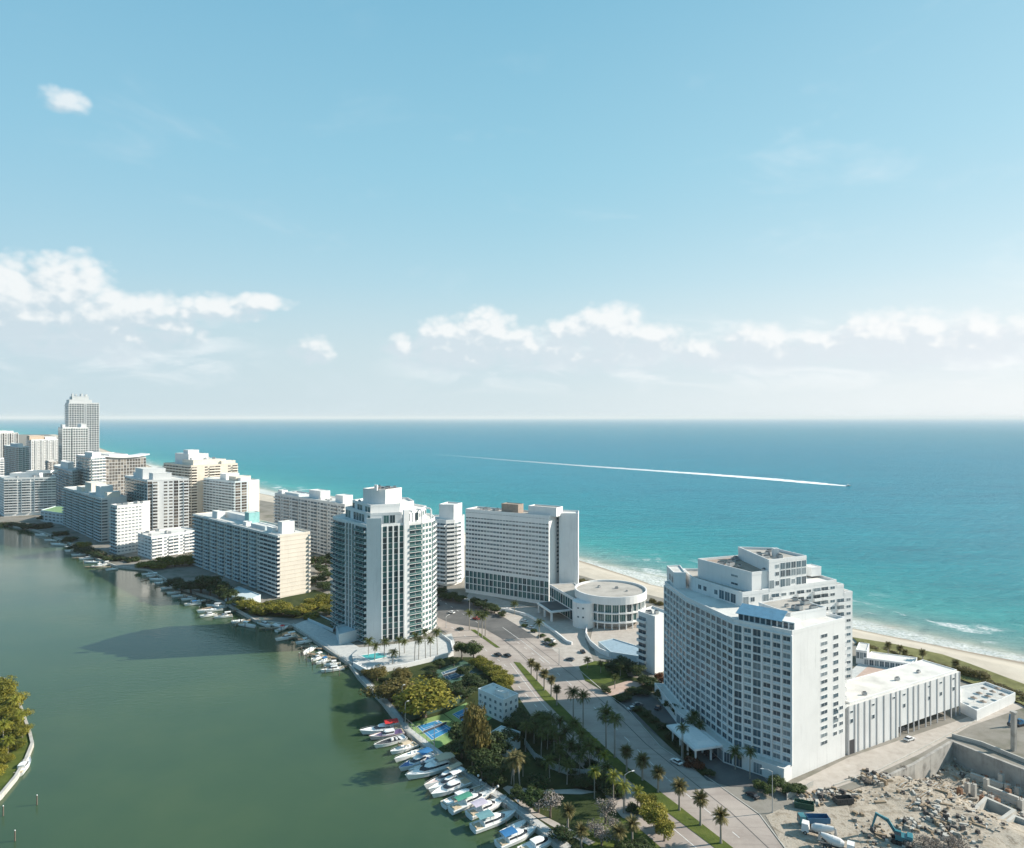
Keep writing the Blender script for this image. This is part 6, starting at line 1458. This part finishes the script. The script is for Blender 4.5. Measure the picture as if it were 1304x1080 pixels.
# ------------------------------------------------------------ tennis courts, pool, fences
M['courtshade'] = mat('shade_tinted_green_court', (.05, .11, .075), .85, var=.08); M['courtshadeblue'] = mat('shade_tinted_blue_court', (.04, .10, .15), .8)  # court green and blue with the shade put into the colour
def court(outer, blue, label, z=.14, ms='court', mp='courtblue'):
    O = [Vector(G(*p)) for p in outer]; I = [Vector(G(*p)) for p in blue]; cen = sum(I, Vector((0, 0)))/4
    t = thing('tennis_court', label, 'tennis court', (cen.x, cen.y, z))
    b = MB(); b.prism([tuple(p) for p in O], z-.06, z); b.build('surface', [ms], t)
    b = MB(); b.prism([tuple(p) for p in I], z-.03, z+.012); b.build('play_area', [mp], t)
    def L_(a, c, w_=.14):
        b.obox((a.x, a.y, 0), atan2(c.y-a.y, c.x-a.x), 0, (c-a).length, -w_/2, w_/2, z+.013, z+.024 + .002*(len(b.f) % 5))
    b = MB(); bi = lambda u, v: I[0].lerp(I[1], u).lerp(I[3].lerp(I[2], u), v)
    for (p, q) in (((0, 0), (1, 0)), ((1, 0), (1, 1)), ((1, 1), (0, 1)), ((0, 1), (0, 0)), ((.12, 0), (.12, 1)), ((.88, 0), (.88, 1)), ((.12, .25), (.88, .25)), ((.12, .75), (.88, .75)), ((.5, .25), (.5, .75))): L_(bi(*p), bi(*q))
    b.build('court_lines', ['paint'], t)
    a, c = bi(-.05, .5), bi(1.05, .5); ang = atan2(c.y-a.y, c.x-a.x); b = MB(); b.obox((a.x, a.y, 0), ang, 0, (c-a).length, -.02, .02, z+.1, z+1.0)
    n_ = b.build('net', ['darkframe'], t); b = MB()
    for q in (a, c): b.tube((q.x, q.y, z), (q.x, q.y, z+1.1), .06, n=6)
    b.obox((a.x, a.y, 0), ang, 0, (c-a).length, -.03, .03, z+1.0, z+1.08); b.build('net_tape', ['bright'], t)
court([(516, 924), (564.4, 910.6), (595, 934), (553, 957)], [(531, 926.5), (558, 918.5), (577, 930), (550, 944)], 'sunlit blue tennis court with wide green surround beside the quay')
court([(565.5, 910.3), (594, 896), (628, 915), (596, 933.5)], [(576, 911), (594, 902.5), (614, 915), (596, 925)], 'shaded blue tennis court between the sunlit court and the white house')
court([(552, 856), (590, 842), (618, 858), (566, 874)], [(562, 858), (588, 849), (604, 858), (570, 868)], 'green tennis court coloured as if in shade below the pool terrace wall', ms='courtshade', mp='courtshadeblue')
M['mesh'] = mat('green_fence_mesh', (.05, .09, .06), .8)
def fence(px, h, label, m='darkframe', step=3.0, rails=(1.0,), name='fence', panel=None):
    P = [Vector(G(*p)) for p in px]; t = thing(name, label, 'fence', (P[0].x, P[0].y, 0))
    r = MB(); pn = MB(); k = 0
    for i in range(len(P)-1):
        a, c = P[i], P[i+1]; L = (c-a).length; ang = atan2(c.y-a.y, c.x-a.x)
        for f in rails: r.obox((a.x, a.y, 0), ang, 0, L, -.04, .04, h*f-.08, h*f)
        if panel: pn.obox((a.x, a.y, 0), ang, 0, L-.03, -.03, .03, .1, h*.96)
        nn_ = max(1, int(L/step))
        for j in range(nn_):
            q = a.lerp(c, j/nn_)
            if k < 60: b = MB(); b.tube((q.x, q.y, 0), (q.x, q.y, h+.12), .07, n=5); b.build('fence_post', [m], t); k += 1
    r.build('rail', [m], t)
    if panel: pn.build('panel', [panel], t)
fence([(514, 921), (540, 913), (566, 905), (592, 894)], 3.2, 'tall green mesh fence behind the sunlit tennis court', rails=(1, .5), panel='mesh')
fence([(553, 958), (534, 940), (515, 924)], 3.0, 'open wire fence between the sunlit tennis court and the quay', m='steel', rails=(1, .5, .05))
M['woodfence'] = mat('pale_weathered_boards', (.40, .42, .40), .9, var=.12, vscale=1.2)
fence([(668, 950), (681, 968), (700, 980), (722, 988), (745, 990), (758, 986)], 2.4, 'curved pale board fence in the shaded park', m='woodfence', step=2.5, panel='woodfence')
fence([(448, 847), (420, 826), (396, 810), (373, 797)], 1.1, 'white railing along the waterside walkway below the condominium tower', m='bright', step=2.5, rails=(1, .6, .25))
fence([(1002, 1020), (1022, 1010), (1036, 1003)], 2.0, 'short grey mesh fence at the site entrance by the hotel corner', m='steel', rails=(1, .5), panel='concrete')
fence([(687, 1057), (643, 1023), (584, 984), (551, 957)], 1.0, 'low white rail along the quay edge behind the moored boats', m='bright', step=3.5, rails=(1,))
# pool terrace of the condominium tower
strip_wall([G(450, 850), G(470, 861), G(510, 853), G(552, 843), G(577, 836)], 0, 2.2, .5, 'terrace_wall', 'bright', 'white retaining wall around the pool terrace of the condominium tower', 'wall')
strip_wall([G(577, 835), G(574, 822), G(560, 812)], 0, 2.4, .5, 'terrace_wall', 'bright', 'white side wall of the pool terrace facing the road junction', 'wall')
sheet('terrace_floor', [(451, 849), (470, 860), (510, 852), (552, 842), (576, 835), (573, 822), (558, 814), (520, 822), (458, 829), (448, 838)], 1.2, 'deck')
pq = [(457, 836), (482, 832), (496, 837), (472, 843)]; PP = [G(x, y, 1.2) for x, y in pq]; c0 = (sum(p[0] for p in PP)/4, sum(p[1] for p in PP)/4)
t = thing('swimming_pool', 'turquoise swimming pool on the terrace of the condominium tower', 'pool', (c0[0], c0[1], 1.2))
b = MB(); b.prism(PP, 1.15, 1.26); b.build('pool_water', ['pool'], t)
b = MB()
for i in range(4):
    a, c = Vector(PP[i]), Vector(PP[(i+1) % 4]); b.obox((a.x, a.y, 0), atan2(c.y-a.y, c.x-a.x), -.3, (c-a).length+.3, -.5, .15, 1.15, 1.34+.004*i)
b.build('pool_rim', ['bright'], t)
def lounger_mesh():
    b = MB(); b.box(-.95, .4, -.32, .32, .25, .36); b.add([(.4, -.32, .36), (1.0, -.32, .75), (1.0, .32, .75), (.4, .32, .36), (.4, -.32, .26), (1.0, -.32, .65), (1.0, .32, .65), (.4, .32, .26)], [(0, 1, 2, 3), (7, 6, 5, 4), (0, 4, 5, 1), (2, 6, 7, 3), (1, 5, 6, 2)])
    for x in (-.8, .3):
        for y in (-.26, .26): b.box(x-.03, x+.03, y-.03, y+.03, 0, .25)
    return b.mesh('sun_lounger', ['canvaswhite'])
LM = lounger_mesh()
for i, (x, y) in enumerate([(452, 843), (455, 846), (459, 849), (464, 852), (470, 853), (476, 851), (484, 849), (490, 847), (497, 846), (504, 845)]):
    g = G(x, y, 1.2); o = bpy.data.objects.new('sun_lounger', LM); C.objects.link(o); o.location = (g[0], g[1], 1.22); o.rotation_euler = (0, 0, R(60 + 10*(i % 3)))
    tag(o, 'white sun lounger on the pool terrace, %s from the left' % nth(i), 'sun lounger', 'sun loungers on the pool terrace')
def parasol(px, py, m, label, group, z=.3, r=2.2):
    g = G(px, py, z); t = thing('parasol', label, 'parasol', (g[0], g[1], z), group); ORG[t.name] = (0, 0, 0)
    b = MB(); b.tube((0, 0, 0), (0, 0, 2.6), .04, n=6); b.build('pole', ['steel'], t)
    b = MB(); n = 10
    for i in range(n):
        a0, a1 = 2*pi*i/n, 2*pi*(i+1)/n; b.add([(0, 0, 2.75), (r*cos(a0), r*sin(a0), 2.1), (r*cos(a1), r*sin(a1), 2.1)], [(0, 1, 2)]); b.add([(0, 0, 2.7), (r*cos(a0), r*sin(a0), 2.05), (r*cos(a1), r*sin(a1), 2.05)], [(2, 1, 0)])
    b.build('canopy', [m], t)
parasol(1129, 847, 'canvasblue', 'bright blue parasol on the hotel pool deck, left one of two', 'blue parasols'); parasol(1150, 850, 'hullblue', 'dark blue parasol on the hotel pool deck, right one of two', 'blue parasols', r=2.6)
for i, (x, y) in enumerate([(1247, 890), (1253, 884), (1258, 894), (1264, 888), (1240, 896), (1270, 884), (1252, 901), (1276, 892)]): parasol(x, y, 'brick', 'small brown parasol on the white sun terrace, %s from the left' % ['second', 'fourth', 'fifth', 'sixth', 'first', 'seventh', 'third', 'eighth'][i], 'brown parasols of the sun terrace', z=3.25, r=1.3)
# emptied basin and cabanas between the hotel wings
sheet('drained_basin', [(1088, 866), (1106, 850), (1133, 856), (1126, 868), (1098, 876)], .42, 'pinkpaving')
Q = [G(1100, 848), G(1160, 856), G(1168, 848), G(1110, 840)]
B = Building('row of low white cabanas between the resort hotel and the dune belt', Q[0], 'bright', name='cabana_row', cat='building')
B.block(Q, 0, 3.4, parapet=.3); B.facade(Q[0], Q[1], .2, 3.2, 1, 9, 'C'); B.finish()
Q = [G(1090, 846), G(1104, 848), G(1107, 838), G(1094, 836)]
B = Building('small white pool house at the right foot of the resort hotel rear wing', Q[0], 'bright', name='pool_house', cat='building')
B.block(Q, 0, 6.5, parapet=.3); B.facade(Q[0], Q[1], 2.6, 6, 1, 3, 'C'); B.finish()
# low waterside wings along the far bank
for i, (px, h, lb) in enumerate([([(286, 766), (312, 776), (332, 768), (304, 757)], 4.5, 'low pale waterside wing at the foot of the cream balcony slab'), ([(392, 792), (424, 806), (430, 798), (404, 786)], 1.2, 'low dark hedge framed terrace block left of the condominium tower')]):
    Q = [G(*p) for p in px]; B = Building(lb, Q[0], 'pale', name='waterside_wing', cat='building'); B.block(Q, 0, h, roof='pale' if i == 0 else 'leafdark', parapet=.5); B.finish()

# ------------------------------------------------------------ sea air
HAZE = 3.4e-5
if HAZE:
    b = MB(); b.box(-72000, 72000, -2500, 71000, -12, 176); m = bpy.data.materials.new('sea_haze'); m.use_nodes = True
    t = NT(m.node_tree); t.n.remove(t.n['Principled BSDF']); v = t.node('ShaderNodeVolumePrincipled'); v.inputs['Color'].default_value = (.97, 1.0, 1.0, 1); v.inputs['Density'].default_value = HAZE; v.inputs['Anisotropy'].default_value = .0
    t.link(v.outputs[0], t.n['Material Output'].inputs['Volume'])
    o = b.build('haze', [m]); tag(o, 'thin pale sea haze over the whole coast', kind='stuff')
